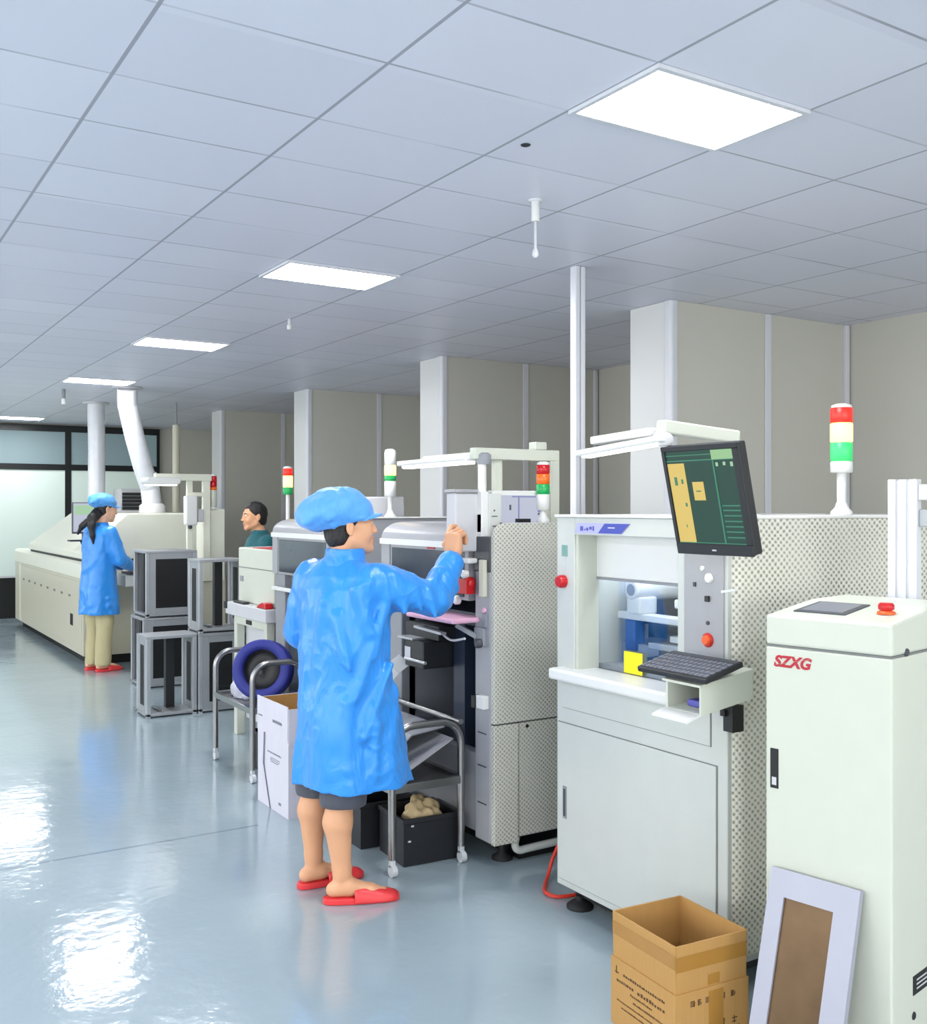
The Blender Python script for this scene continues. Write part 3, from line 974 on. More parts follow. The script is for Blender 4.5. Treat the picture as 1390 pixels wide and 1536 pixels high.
t = thing('aluminium_column', 'upright grooved aluminium column with side brackets, behind the cream cabinet', 'column', (2.96, 2.03, 0), CP, local=True)
pr = MB()
for dy in (-0.034, 0.0, 0.034):
    pr.box(-0.02, 0.02, dy - 0.013, dy + 0.013, 0, 1.722, 0.003)
pr.box(-0.014, 0.014, -0.04, 0.04, 0, 1.718)
pr.build('profile', M['trim'], t)
MB().box(-0.06, 0.06, -0.10, 0.10, 0, 0.012, 0.003).build('foot_plate', M['alu'], t)
MB().box(-0.01, 0.02, -0.15, -0.047, 1.655, 1.705, 0.004).build('cross_bar', M['white'], t)
MB().box(-0.004, 0.016, -0.12, -0.047, 1.57, 1.625, 0.003).build('bracket', M['alu_matt'], t)
bx = MB().box(-0.01, 0.06, -0.24, -0.085, 1.73, 1.83, 0.008).box(0.02, 0.03, -0.12, -0.10, 1.705, 1.735).build('lamp_box', M['panel_cream'], t)
MB().box(-0.0125, -0.009, -0.232, -0.093, 1.738, 1.822).build('lamp_face', M['tube'], bx)

# ------------------------------------------------------------------ stencil frame leaning on the cabinet
a0, b0 = 0.17, 0.578
th_ = math.atan2(a0, b0)
t = thing('stencil_frame', 'pale metal stencil frame with brown centre leaning on the cream cabinet', 'stencil', (0, 0, 0), 0, local=True)
cm = Matrix.Translation((2.443, 1.712, 0)) @ Matrix.Rotation(CP, 4, 'Z') @ Matrix.Translation((-a0 - 0.026, 0.076, 0.005)) @ Matrix.Rotation(th_, 4, 'Y')
t.matrix_world = cm
H_, W_ = math.hypot(a0, b0), 0.268
fr = MB()
for q in ((0, 0.068, 0, H_), (W_ - 0.050, W_, 0, H_), (0.068, W_ - 0.050, 0, 0.085), (0.068, W_ - 0.050, H_ - 0.075, H_)):
    fr.box(0, 0.022, q[0], q[1], q[2], q[3])
fr.build('frame', M['stencil'], t)
MB().box(0.008, 0.012, 0.066, W_ - 0.048, 0.083, H_ - 0.073).build('foil', M['foil'], t)

# ------------------------------------------------------------------ brown cardboard box
t = thing('cardboard_box', 'open brown cardboard box with raised flaps on the floor before the white printing machine', 'box', (2.098, 2.178, 0), R(-4.5), local=True)
W, D, H0, H1, T_ = 0.280, 0.315, 0.212, 0.352, 0.005
IN = 0.005
MB().open_box(0, W, 0, D, 0, H0, T_).build('carton_body', M['card'], t)


def flap(ax, flip):
    m = MB()
    if ax == 'x':      # along x, at y = 0 or D
        y = IN if not flip else D - T_ - IN
        lean = -0.003 if not flip else 0.003
        m.add([(IN, y, H0 - 0.01), (W - IN, y, H0 - 0.01), (W - IN, y + lean, H1), (IN, y + lean, H1),
               (IN, y + T_, H0 - 0.01), (W - IN, y + T_, H0 - 0.01), (W - IN, y + lean + T_, H1), (IN, y + lean + T_, H1)],
              [(0, 1, 2, 3), (7, 6, 5, 4), (0, 4, 5, 1), (3, 2, 6, 7), (1, 5, 6, 2), (0, 3, 7, 4)])
    else:
        x = IN if not flip else W - T_ - IN
        lean = -0.003 if not flip else 0.003
        m.add([(x, IN + 0.001, H0 - 0.01), (x, D - IN, H0 - 0.01), (x + lean, D - IN, H1), (x + lean, IN + 0.001, H1),
               (x + T_, IN + 0.001, H0 - 0.01), (x + T_, D - IN, H0 - 0.01), (x + lean + T_, D - IN, H1), (x + lean + T_, IN + 0.001, H1)],
              [(3, 2, 1, 0), (4, 5, 6, 7), (1, 5, 4, 0), (7, 6, 2, 3), (2, 6, 5, 1), (4, 7, 3, 0)])
    return m.build('flap', M['card'], t)


fl = [flap('x', False), flap('x', True), flap('y', False), flap('y', True)]


def on_flap(ax, z, u0, u1, dz, m, name, parent):
    k_ = (z - H0) / (H1 - H0) * 0.003 - IN
    k2 = (z + dz - H0) / (H1 - H0) * 0.003 - IN
    e = 0.0012
    b = MB()
    if ax == 'x':
        b.add([(u0, -k_ - e, z), (u1, -k_ - e, z), (u1, -k2 - e, z + dz), (u0, -k2 - e, z + dz)], [(0, 1, 2, 3)])
    else:
        b.add([(-k_ - e, u0, z), (-k_ - e, u1, z), (-k2 - e, u1, z + dz), (-k2 - e, u0, z + dz)], [(3, 2, 1, 0)])
    return b.build(name, m, parent)


on_flap('x', 0.275, IN, W - IN, 0.045, M['tape'], 'tape_band', fl[0])
on_flap('y', 0.283, IN, D - IN, 0.042, M['tape'], 'tape_band', fl[2])
on_flap('x', 0.216, 0.125, 0.170, 0.032, M['tape'], 'tape_patch', fl[0])
MB().box(0.125, 0.180, -0.0012, 0.0, 0.0, 0.2).build('tape_strip', M['tape'], t)
rnd = random.Random(5)
pk = MB()


def glyph(mb, face, u, z, s):
    """one printed character: a small cluster of strokes"""
    for q in range(4):
        a = s * (0.12 + 0.25 * q)
        if rnd.random() < 0.85:
            seg = (u, u + s * rnd.uniform(0.6, 1.0), z + a, z + a + s * 0.13)
            mb.box(*((seg[0], seg[1], -0.0009, 0, seg[2], seg[3]) if face == 'x' else (-0.0009, 0, seg[0], seg[1], seg[2], seg[3])))
    for q in range(2):
        if rnd.random() < 0.8:
            v = u + s * rnd.uniform(0.05, 0.8)
            seg = (v, v + s * 0.13, z, z + s)
            mb.box(*((seg[0], seg[1], -0.0009, 0, seg[2], seg[3]) if face == 'x' else (-0.0009, 0, seg[0], seg[1], seg[2], seg[3])))


for i, u in enumerate((0.055, 0.082, 0.112, 0.140, 0.172, 0.210)):
    glyph(pk, 'x', u, 0.166, 0.018)
for u, z in ((0.215, 0.085), (0.165, 0.085), (0.06, 0.075), (0.21, 0.035), (0.15, 0.03)):
    glyph(pk, 'x', u, z, 0.022)
pk.box(0.20, 0.245, -0.0009, 0, 0.074, 0.077)
pk.build('printed_text', M['ink'], t)
pk = MB()
glyph(pk, 'y', 0.275, 0.165, 0.024)
for (y0, y1, z, s) in ((0.05, 0.245, 0.168, 0.008), (0.20, 0.285, 0.142, 0.009), (0.05, 0.185, 0.140, 0.011), (0.11, 0.21, 0.122, 0.007), (0.04, 0.20, 0.102, 0.006), (0.05, 0.28, 0.082, 0.005), (0.10, 0.26, 0.064, 0.005)):
    y = y0
    while y < y1:
        w = s * rnd.uniform(0.5, 1.1)
        pk.box(-0.0009, 0, y, y + w, z, z + s * rnd.uniform(0.6, 1.0))
        y += w + s * rnd.uniform(0.25, 0.6)
pk.build('printed_lines', M['ink'], t)

# ------------------------------------------------------------------ red hose on the floor between the machines
pts = [(2.95, 3.60, 0.30), (2.83, 3.60, 0.22), (2.74, 3.60, 0.10), (2.69, 3.58, 0.02), (2.63, 3.52, 0.012), (2.58, 3.45, 0.012), (2.60, 3.38, 0.012), (2.75, 3.36, 0.012), (3.0, 3.40, 0.012)]


def smooth_path(pts, n=6):
    P = [Vector(p) for p in pts]
    out = []
    for i in range(len(P) - 1):
        p0, p1, p2, p3 = P[max(i - 1, 0)], P[i], P[i + 1], P[min(i + 2, len(P) - 1)]
        for q in range(n):
            s = q / n
            out.append(0.5 * ((2 * p1) + (p2 - p0) * s + (2 * p0 - 5 * p1 + 4 * p2 - p3) * s * s + (3 * p1 - p0 - 3 * p2 + p3) * s ** 3))
    out.append(P[-1])
    return out


tag(MB().tube(smooth_path(pts), 0.008, 10).build('air_hose', M['hose']), 'thin red hose curving to the floor left of the white printing machine', 'hose')

# ------------------------------------------------------------------ placement machine worked on by the man
t = thing('placement_machine', 'grey component placement machine with dimpled end panel that the man reaches up to', 'machine', (2.55, 3.82, 0))
PM = t
# near end: dimpled panels
MB().prism(rounded(2.556, 3.28, 0.655, 1.562, 0.07, 6, (0, 0, 0, 1)), 'y', 3.80, 3.83, 0.004).build('end_panel', M['dimple_grey'], t)
MB().box(2.556, 2.690, 3.800, 3.83, 0.108, 0.649, 0.004).build('lower_panel', M['dimple_grey'], t)
lp = MB().box(2.697, 3.28, 3.806, 3.83, 0.13, 0.649, 0.004).build('lower_door', M['dimple_grey'], t)
MB().lathe([(0.008, 0.001), (0.008, -0.003)], (2.74, 3.806, 0.63), 12, 'y').build('lock', M['black'], lp)
fine(t, 'panel_joint', 'dark_grey', [(2.56, 3.27, 3.815, 3.829, 0.60, 0.70), (2.688, 2.70, 3.812, 3.828, 0.12, 0.65)])
# core
m = MB()
m.box(2.95, 3.28, 3.83, 4.84, 0.12, 1.50)
m.box(2.60, 2.95, 4.66, 4.84, 0.12, 1.20)
m.box(2.60, 2.95, 3.83, 4.66, 0.12, 0.36)
m.build('core', M['mid_grey'], t)
m = MB()
m.box(2.552, 2.66, 3.83, 3.955, 0.112, 1.34, 0.006)
m.build('front_column', M['hood_grey'], t)
MB().box(2.550, 2.70, 3.83, 3.965, 1.34, 1.50, 0.006).build('dark_switch_housing', M['dark_grey'], t)
MB().box(2.552, 2.64, 4.66, 4.845, 0.12, 1.20, 0.006).build('far_column', M['mid_grey'], t)
fine(t, 'feeder_bay', 'black', [(2.93, 2.96, 3.96, 4.66, 0.36, 1.16), (2.60, 2.93, 3.96, 4.66, 0.36, 0.365)])
fine(t, 'bay_post', 'navy', [(2.60, 2.66, 4.12, 4.22, 0.36, 1.10), (2.58, 2.90, 3.97, 4.65, 1.08, 1.14)])
fine(t, 'lower_front', 'mid_grey', [(2.556, 2.61, 3.955, 4.66, 0.14, 0.50)])
fine(t, 'front_vents', 'dark_grey', [(2.5505, 2.554, 3.86, 3.93, z, z + 0.006) for z in (0.28, 0.45, 0.60)])
fd = MB().box(2.44, 2.72, 4.24, 4.42, 0.855, 0.985, 0.006).box(2.50, 2.72, 4.20, 4.52, 0.99, 1.06, 0.004).build('feeder', M['charcoal'], t)
MB().box(2.43, 2.56, 4.33, 4.48, 0.985, 0.995, 0.002).build('feeder_plate', M['alu'], fd)
MB().box(2.436, 2.441, 4.36, 4.415, 0.89, 0.95).build('feeder_label', M['pale_grey'], fd)
MB().cyl((2.43, 4.20, 0.892), (2.43, 4.40, 0.892), 0.008, 8).build('feeder_lever', M['alu'], fd)
MB().bar((2.47, 4.10, 1.04), (2.47, 4.36, 1.05), 0.03, 0.012).build('feeder_bar', M['alu'], fd)
tp = MB()
pth = [(2.46, 4.46, 0.875), (2.42, 4.50, 0.83), (2.39, 4.55, 0.77), (2.37, 4.60, 0.70), (2.36, 4.64, 0.62)]
for i in range(len(pth) - 1):
    tp.bar(pth[i], pth[i + 1], 0.075, 0.003, 0, (1, 0.9, 0.6))
tp.build('paper_tape', M['white'], t)
MB().box(2.40, 2.62, 3.915, 4.34, 1.105, 1.128, 0.008).build('pink_tray', M['pink'], t)
cl = MB().box(2.535, 2.56, 3.86, 3.94, 1.00, 1.085, 0.005).bar((2.54, 3.92, 1.04), (2.48, 4.0, 1.09), 0.02, 0.02).build('clamp', M['mid_grey'], t)
MB().lathe([(0.022, 0), (0.022, -0.02), (0.012, -0.024)], (2.535, 3.885, 1.015), 16, 'x').build('clamp_knob', M['dark_grey'], cl)
MB().tube(smooth_path([(2.50, 3.96, 1.03), (2.50, 4.08, 1.01), (2.52, 4.2, 1.03)]), 0.006, 8).build('air_tube', M['pale_grey'], t)
button(t, 'red_stop', (2.545, 3.972, 1.280), 'x', 0.032, 0.035, 'red')
fine(t, 'stop_block', 'red', [(2.50, 2.545, 3.945, 4.04, 1.235, 1.30)])
MB().lathe([(0.020, 0), (0.020, -0.02), (0.014, -0.026)], (2.52, 3.975, 1.325), 14, 'x').build('white_knob', M['white'], t)
MB().lathe([(0.022, 0), (0.022, -0.02), (0.016, -0.026)], (2.53, 4.06, 1.20), 14, 'x').build('white_knob', M['white'], t)
MB().box(2.50, 2.552, 3.93, 4.02, 1.375, 1.400, 0.008).build('white_catch', M['white'], t)
MB().box(2.530, 2.553, 3.852, 3.892, 1.225, 1.395, 0.005).build('beige_grip', M['beige'], t)
button(t, 'pink_button', (2.552, 3.87, 1.165), 'x', 0.012, 0.012, 'pink')
fine(t, 'key_guard', 'mid_grey', [(2.54, 2.553, 3.85, 3.885, 1.09, 1.15)])
MB().box(2.52, 2.553, 3.84, 3.90, 0.72, 0.78, 0.004).build('white_hook', M['white'], t)
fine(t, 'hook_gap', 'black', [(2.515, 2.553, 3.90, 3.93, 0.72, 0.775)])


def hood(t, y0, y1, mg='hood_grey', zt=1.556, X1=3.27):
    """rounded lift-up hood with a smoked window on its aisle side"""
    out = [(X1, 1.20), (X1, zt)]
    out += [(2.66, zt)] + [(2.66 + 0.13 * math.cos(R(a)), zt - 0.085 + 0.085 * math.sin(R(a))) for a in range(100, 181, 10)]
    out += [(2.53, 1.20)]
    h = MB().prism(out, 'y', y0, y1, 0.004, False).build('hood', M[mg], t)
    MB().prism([(2.522, 1.440), (2.56, 1.440), (2.56, 1.474), (2.522, 1.468)], 'y', y0 - 0.002, y1 + 0.002).build('white_band', M['white'], h)
    MB().box(2.523, 2.531, y0 + 0.03, y1 - 0.13, 1.215, 1.425, 0.004).build('window', M['dark_pane'], h)
    fine(h, 'side_seam', 'mid_grey', [(2.526, 2.531, y1 - 0.105, y1 - 0.098, 1.20, 1.44)])
    return h


h = hood(t, 3.98, 4.845)
MB().box(2.524, 2.531, 4.28, 4.35, 1.430, 1.438).build('red_badge', M['logo_red'], h)
# top frame: beam, legs, lamp
fm = MB()
fm.box(2.535, 3.02, 3.925, 3.975, 1.855, 1.908, 0.004)
fm.box(2.965, 3.02, 3.925, 3.975, 1.50, 1.856, 0.004)
fm.box(2.655, 2.700, 3.945, 3.975, 1.50, 1.857, 0.004)
fm.box(2.875, 2.940, 3.92, 3.98, 1.908, 1.945, 0.004)
fm.build('top_frame', M['panel_cream'], t)
lr = MB().cyl((2.575, 3.93, 1.60), (2.575, 3.93, 1.835), 0.02, 14).box(2.555, 2.60, 3.91, 3.95, 1.52, 1.60).build('lamp_post', M['white'], t)
MB().lathe([(0.03, 1.83), (0.034, 1.85), (0.034, 1.875), (0.02, 1.885)], (2.585, 3.93, 0), 14).build('joint', M['mid_grey'], lr)
lh = MB().bar((2.56, 3.97, 1.862), (2.56, 4.64, 1.858), 0.10, 0.026, 0.008).bar((2.61, 4.0, 1.884), (2.61, 4.5, 1.884), 0.04, 0.018, 0.004).build('work_lamp', M['white'], t)
MB().bar((2.555, 4.0, 1.843), (2.555, 4.61, 1.840), 0.06, 0.016, 0.006).build('lamp_tube', M['tube'], lh)
tower(t, 2.905, 3.905, 1.56, 0.06, [('white', 0.075, 'base'), ('lens_green', 0.048, 'green_lens'), ('lens_orange', 0.048, 'orange_lens'), ('lens_red', 0.044, 'red_lens')], 0.032)
mo2 = MB().box(2.63, 2.945, 3.93, 3.97, 1.53, 1.712, 0.006).build('monitor', M['white'], t)
MB().box(2.66, 2.925, 3.927, 3.931, 1.555, 1.690).build('screen', M['scr_white'], mo2)
fine(mo2, 'screen_bars', 'scr_lav', [(2.74, 2.92, 3.925, 3.928, 1.680, 1.686), (2.775, 2.782, 3.925, 3.928, 1.56, 1.68), (2.89, 2.91, 3.925, 3.928, 1.61, 1.655)])
fine(mo2, 'screen_marks', 'scr_grey', [(2.89, 2.912, 3.924, 3.927, 1.598, 1.606), (2.897, 2.91, 3.924, 3.927, 1.57, 1.575), (2.725, 2.735, 3.925, 3.928, 1.62, 1.645)])
fine(t, 'black_handle', 'black', [(2.74, 2.80, 3.86, 3.90, 1.563, 1.580)])
pb = MB().box(2.435, 2.575, 3.94, 4.02, 1.43, 1.700, 0.008).build('operator_box', M['pale_grey'], t)
MB().box(2.43, 2.585, 3.93, 4.03, 1.700, 1.715, 0.003).build('box_lid', M['hood_grey'], pb)
MB().box(2.555, 2.595, 3.905, 3.945, 1.42, 1.705, 0.004).build('white_upright', M['white'], t)
pn = MB().box(2.590, 2.66, 3.895, 3.925, 1.49, 1.695, 0.004).build('switch_panel', M['panel_white'], t)
fine(pn, 'switch', 'dark_grey', [(2.605, 2.635, 3.892, 3.896, 1.590, 1.594), (2.615, 2.622, 3.892, 3.896, 1.615, 1.622), (2.61, 2.63, 3.892, 3.896, 1.545, 1.549)])
MB().tube(smooth_path([(2.66, 3.90, 1.555), (2.64, 3.885, 1.53), (2.625, 3.88, 1.50), (2.63, 3.88, 1.47)]), 0.012, 8).build('black_cable', M['black'], t)
for (x, y) in ((2.68, 3.92), (2.68, 4.72), (3.2, 3.92), (3.2, 4.72)):
    MB().lathe([(0.05, 0), (0.05, 0.012), (0.02, 0.03), (0.02, 0.125)], (x, y, 0), 14).build('levelling_foot', M['rubber'], t)
MB().tube(smooth_path([(2.72, 3.86, 0.118), (2.70, 3.845, 0.08), (2.72, 3.84, 0.055), (2.80, 3.84, 0.055), (3.2, 3.84, 0.06)]), 0.018, 10).build('white_pipe', M['panel_white'], t)
fine(t, 'base_tray', 'black', [(2.74, 3.2, 3.87, 4.6, 0.0, 0.05)])

# ------------------------------------------------------------------ second placement machine further down the line
t = thing('placement_machine', 'second grey placement machine down the line, partly behind the man\'s head', 'machine', (2.55, 5.48, 0))
m = MB()
m.box(2.60, 3.9, 5.50, 6.38, 0.10, 1.20)
m.box(2.552, 2.62, 5.50, 5.66, 0.10, 1.20, 0.006)
m.box(2.552, 2.62, 6.24, 6.40, 0.10, 1.20, 0.006)
m.build('core', M['mid_grey'], t)
MB().box(2.556, 3.92, 5.48, 5.505, 0.10, 1.566, 0.01).build('end_panel', M['hood_grey'], t)
MB().box(2.556, 3.92, 5.474, 5.51, 1.566, 1.576, 0.003).build('end_cap', M['white'], t)
fine(t, 'feeder_bay', 'navy', [(2.575, 2.605, 5.68, 6.22, 0.45, 1.08)])
h = hood(t, 5.52, 6.40)
MB().box(2.50, 2.53, 5.95, 6.34, 1.095, 1.118, 0.004).build('handle_bar', M['white'], t)
MB().prism([(2.75, 1.55), (3.1, 1.55), (3.1, 1.70), (2.85, 1.70), (2.75, 1.64)], 'y', 5.62, 6.16, 0.01).build('exhaust_cowl', M['pale_grey'], t)
tower(t, 2.95, 5.53, 1.57, 0.13, [('white', 0.095, 'base'), ('lens_green', 0.035, 'green_lens'), ('lens_yellow_lit', 0.06, 'amber_lens'), ('white', 0.085, 'top_lens')], 0.036)
fine(t, 'foot_rail', 'black', [(2.62, 3.8, 5.56, 6.34, 0.0, 0.10)])

# ------------------------------------------------------------------ inspection machine with its small table
t = thing('inspection_machine', 'cream bench machine beyond the placement machines, person in teal behind it', 'machine', (2.55, 6.5, 0))
MB().box(2.58, 3.35, 6.50, 7.19, 0.95, 1.345, 0.012).build('cover', M['panel_cream'], t)
fine(t, 'cover_seam', 'seam', [(2.5775, 2.582, 6.52, 7.17, 1.200, 1.206)])
MB().box(2.575, 2.582, 7.08, 7.14, 1.10, 1.14).build('latch', M['mid_grey'], t)
MB().box(2.60, 3.30, 6.51, 6.95, 1.3455, 1.350, 0.001).build('red_edge', M['logo_red'], t)
MB().box(2.50, 3.35, 6.45, 7.24, 0.86, 0.95, 0.006).build('bench_top', M['pale_grey'], t)
m = MB()
for (y0, y1) in ((6.50, 6.56), (7.08, 7.14)):
    m.box(2.53, 2.59, y0, y1, 0, 0.86, 0.004)
m.box(2.53, 2.59, 6.55, 7.09, 0.80, 0.86, 0.004)
m.build('bench_frame', M['panel_cream'], t)
for (y0, y1) in ((6.50, 6.56), (7.08, 7.14)):
    MB().box(3.25, 3.31, y0, y1, 0, 0.86, 0.004).build('rear_leg', M['panel_cream'], t)
fine(t, 'bench_panel', 'pale_grey', [(2.60, 3.3, 6.56, 7.08, 0.12, 0.80)])
fine(t, 'frame_clip', 'black', [(2.524, 2.531, 6.78, 6.88, 0.815, 0.845), (2.49, 2.52, 7.20, 7.245, 0.90, 0.95)])
tower(t, 2.95, 7.15, 1.35, 0.38, [('lens_green', 0.055, 'green_lens'), ('lens_yellow_lit', 0.085, 'amber_lens'), ('lens_red_lit', 0.055, 'red_lens')], 0.036)
tag(MB().prism([(6.47, 0), (6.66, 0), (6.60, 0.025), (6.55, 0.04), (6.49, 0.035)], 'x', 2.51, 2.57, 0.008).build('cloth_pouch', M['red']), 'small red pouch lying on the cream bench edge beyond the steel trolley', 'pouch').location = (0, 0, 0.952)
tag(MB().box(2.51, 2.56, 6.90, 7.10, 0.952, 0.966, 0.003).build('hand_tool', M['charcoal']), 'flat black tool lying on the cream bench left of the red pouch', 'tool')


# ------------------------------------------------------------------ magazine racks
def rack(label, x, y, z, w, d, hgt, rz=0.0):
    t = thing('magazine_rack', label, 'magazine rack', (x, y, z), rz, 'aluminium magazine racks by the trolley', local=True)
    for (nm, z0) in (('bottom_plate', 0.012), ('top_plate', hgt - 0.022)):
        MB().box(0, w, 0, d, z0, z0 + 0.022, 0.003).build(nm, M['alu_matt'], t)
    for (px, py) in ((0, 0), (w - 0.034, 0), (0, d - 0.034), (w - 0.034, d - 0.034)):
        MB().box(px, px + 0.034, py, py + 0.034, 0.0, hgt - 0.022, 0.003).build('post', M['alu'], t)
    for px in (0.004, w - 0.022):
        m = MB()
        for q in ((0.034, 0.09, 0.034, hgt - 0.022), (d - 0.09, d - 0.034, 0.034, hgt - 0.022), (0.09, d - 0.09, 0.034, 0.085), (0.09, d - 0.09, hgt - 0.075, hgt - 0.022)):
            m.box(px, px + 0.018, q[0], q[1], q[2], q[3], 0.002)
        sf = m.build('side_frame', M['alu_matt'], t)
        m = MB()
        m.box(px + 0.004, px + 0.014, 0.09, d - 0.09, 0.085, hgt - 0.075)
        n = int((hgt - 0.2) / 0.02)
        for q in range(n):
            m.box(px + 0.001, px + 0.017, 0.092, d - 0.092, 0.095 + q * 0.02, 0.101 + q * 0.02)
        m.build('slotted_panel', M['black'], sf)
    MB().box(w * 0.52, w * 0.70, d - 0.10, d - 0.04, 0.034, hgt - 0.022, 0.004).build('guide_wall', M['charcoal'], t)
    MB().tube([(w * 0.3, 0.05, 0.045), (w * 0.3, d - 0.05, 0.045)], 0.010, 10).build('drive_rod', M['steel'], t)
    return t


rack('front aluminium magazine rack on the floor, open side facing, nearest the trolley', 2.125, 7.97, 0, 0.395, 0.30, 0.632)
rack('aluminium magazine rack on the floor behind the front one, under a stacked rack', 2.95, 9.30, 0, 0.44, 0.50, 0.632, R(90))
rack('upper aluminium magazine rack with black side frame, stacked beside the capped woman', 2.95, 9.32, 0.634, 0.44, 0.47, 0.605, R(90))
rack('aluminium magazine rack on the floor with black side wall, right behind the trolley', 2.90, 7.96, 0, 0.30, 0.37, 0.632, R(90))
rack('upper open aluminium magazine rack with dark inner wall, stacked next to the cream machine', 2.535, 7.96, 0.634, 0.37, 0.30, 0.585)


# ------------------------------------------------------------------ steel trolleys
def trolley(label, x0, x1, y0, y1, z_tray, z_top, rails=False):
    t = thing('steel_trolley', label, 'trolley', (x0, y0, 0), 0, 'stainless steel trolleys')
    r = 0.018
    for y in (y0, y1):
        c = 0.10
        pts = [(x0, y, 0.075)] + [(x0, y, z) for z in (0.2, z_top - c)]
        pts += [(x0 + c - c * math.cos(R(a)), y, z_top - c + c * math.sin(R(a))) for a in (20, 40, 60, 80, 90)]
        pts += [(x1 - c + c * math.sin(R(a)), y, z_top - c + c * math.cos(R(a))) for a in (0, 10, 30, 50, 70, 90)]
        pts += [(x1, y, 0.2), (x1, y, 0.075)]
        MB().tube(pts, r, 12).build('end_frame', M['steel'], t)
        for x in (x0, x1):
            m = MB().box(x - 0.012, x + 0.012, y - 0.013, y + 0.013, 0.04, 0.085, 0.004)
            cs = m.build('caster', M['caster'], t)
            MB().cyl((x - 0.012, y - 0.008, 0.026), (x + 0.012, y - 0.008, 0.026), 0.026, 18).build('wheel', M['caster'], cs)
    for x in (x0, x1):
        MB().box(x - 0.014, x + 0.014, y0, y1, z_tray - 0.02, z_tray + 0.016, 0.003).build('side_rail', M['steel'], t)
        if rails:
            MB().cyl((x, y0, z_top - 0.01), (x, y1, z_top - 0.01), 0.013, 12).build('top_rail', M['steel'], t)
    for y in (y0, y1):
        MB().box(x0, x1, y - 0.014, y + 0.014, z_tray - 0.02, z_tray + 0.016, 0.003).build('cross_rail', M['steel'], t)
    MB().box(x0 + 0.012, x1 - 0.012, y0 + 0.012, y1 - 0.012, z_tray - 0.014, z_tray - 0.004).build('tray', M['steel_tray'], t)
    return t


trolley('steel trolley with rounded handles carrying a dark blue roll, left of the white carton', 2.165, 2.49, 5.79, 6.46, 0.425, 0.70)
trolley('steel trolley standing right of the man\'s legs over the black crates', 2.135, 2.495, 3.985, 4.72, 0.385, 0.655, True)

# things on and under the trolleys
t = thing('foam_roll', 'thick dark blue ring shaped roll lying on the left steel trolley', 'roll', (2.33, 5.95, 0.44))
ax = Vector((-0.62, -0.76, 0.20)).normalized()
c0 = Vector((2.325, 6.03, 0.625))
u = ax.cross(Vector((0, 0, 1))).normalized()
w = ax.cross(u)


def ring(c, r0, r1, hw, n=40):
    prof = [(r0, -hw), (r1 - 0.012, -hw), (r1, -hw + 0.012), (r1, hw - 0.012), (r1 - 0.012, hw), (r0, hw)]
    m = MB()
    vs, fs = [], []
    for k in range(n):
        a = 2 * math.pi * k / n
        for (rr, hh) in prof:
            vs.append(c + (u * math.cos(a) + w * math.sin(a)) * rr + ax * hh)
    q = len(prof)
    for k in range(n):
        for i in range(q):
            fs.append((k * q + i, k * q + (i + 1) % q, ((k + 1) % n) * q + (i + 1) % q, ((k + 1) % n) * q + i))
    m.add(vs, fs, True)
    return m


ring(c0, 0.125, 0.185, 0.055).build('outer_ring', M['blue_roll'], t)
ring(c0 - ax * 0.02, 0.035, 0.105, 0.025).build('inner_reel', M['blue_roll_in'], t)
ring(c0, 0.004, 0.126, 0.008).build('core', M['black'], t)


def heap(name, m, c, rx, ry, rz, seed, label, cat, crumple=0.25):
    rn = random.Random(seed)
    bm = bmesh.new()
    bmesh.ops.create_icosphere(bm, subdivisions=4, radius=1)
    ph = [rn.uniform(0, 6.28) for _ in range(9)]
    for v in bm.verts:
        x, y, z = v.co
        d = 1 + crumple * (0.5 * math.sin(5 * x + ph[0]) * math.sin(4 * y + ph[1]) + 0.35 * math.sin(9 * y + ph[2] + 3 * z) + 0.25 * math.sin(13 * x + 7 * z + ph[3]))
        v.co = Vector((x * rx * d, y * ry * d, max(z * d, 0.0) * rz))
        v.co += Vector(c)
    return tag(MB().bm(bm, True).build(name, m), label, cat)


heap('plastic_bag', M['bag'], (2.34, 6.27, 0.423), 0.12, 0.13, 0.16, 3, 'crumpled pale grey bag on left steel trolley beside the blue roll', 'bag')
tag(MB().open_box(2.30, 2.46, 6.02, 6.20, 0.0, 0.23, 0.006).build('plastic_bin', M['charcoal']), 'small dark bin on the floor under the left steel trolley', 'bin')
t = thing('metal_sheet', 'dull grey bent sheet lying slanted in the trolley behind the man', 'sheet', (2.31, 4.3, 0.39))
MB().prism([(2.155, 0.40), (2.475, 0.56), (2.475, 0.565), (2.155, 0.405)], 'y', 4.02, 4.68).build('sheet', M['hood_grey'], t)
MB().prism([(2.17, 0.47), (2.30, 0.58), (2.476, 0.60), (2.476, 0.605), (2.298, 0.586), (2.166, 0.475)], 'y', 4.10, 4.66).build('folded_edge', M['mid_grey'], t)


def crate(label, x, y, rz, w, d, hgt, marks=True):
    t = thing('crate', label, 'crate', (x, y, 0), rz, 'black crates under the trolley', local=True)
    MB().open_box(0, w, 0, d, 0.002, hgt, 0.008).build('shell', M['crate'], t)
    m = MB()
    for q in ((-0.006, w + 0.006, -0.006, 0.002), (-0.006, w + 0.006, d - 0.002, d + 0.006), (-0.006, 0.002, 0.0, d), (w - 0.002, w + 0.006, 0.0, d)):
        m.box(q[0], q[1], q[2], q[3], hgt - 0.02, hgt, 0.002)
    m.build('rim', M['crate'], t)
    if marks:
        MB().box(0.035, 0.048, -0.008, -0.005, hgt - 0.035, hgt - 0.028).box(0.022, 0.036, -0.002, 0.001, hgt - 0.105, hgt - 0.097).build('clip', M['pale_grey'], t)
    return t


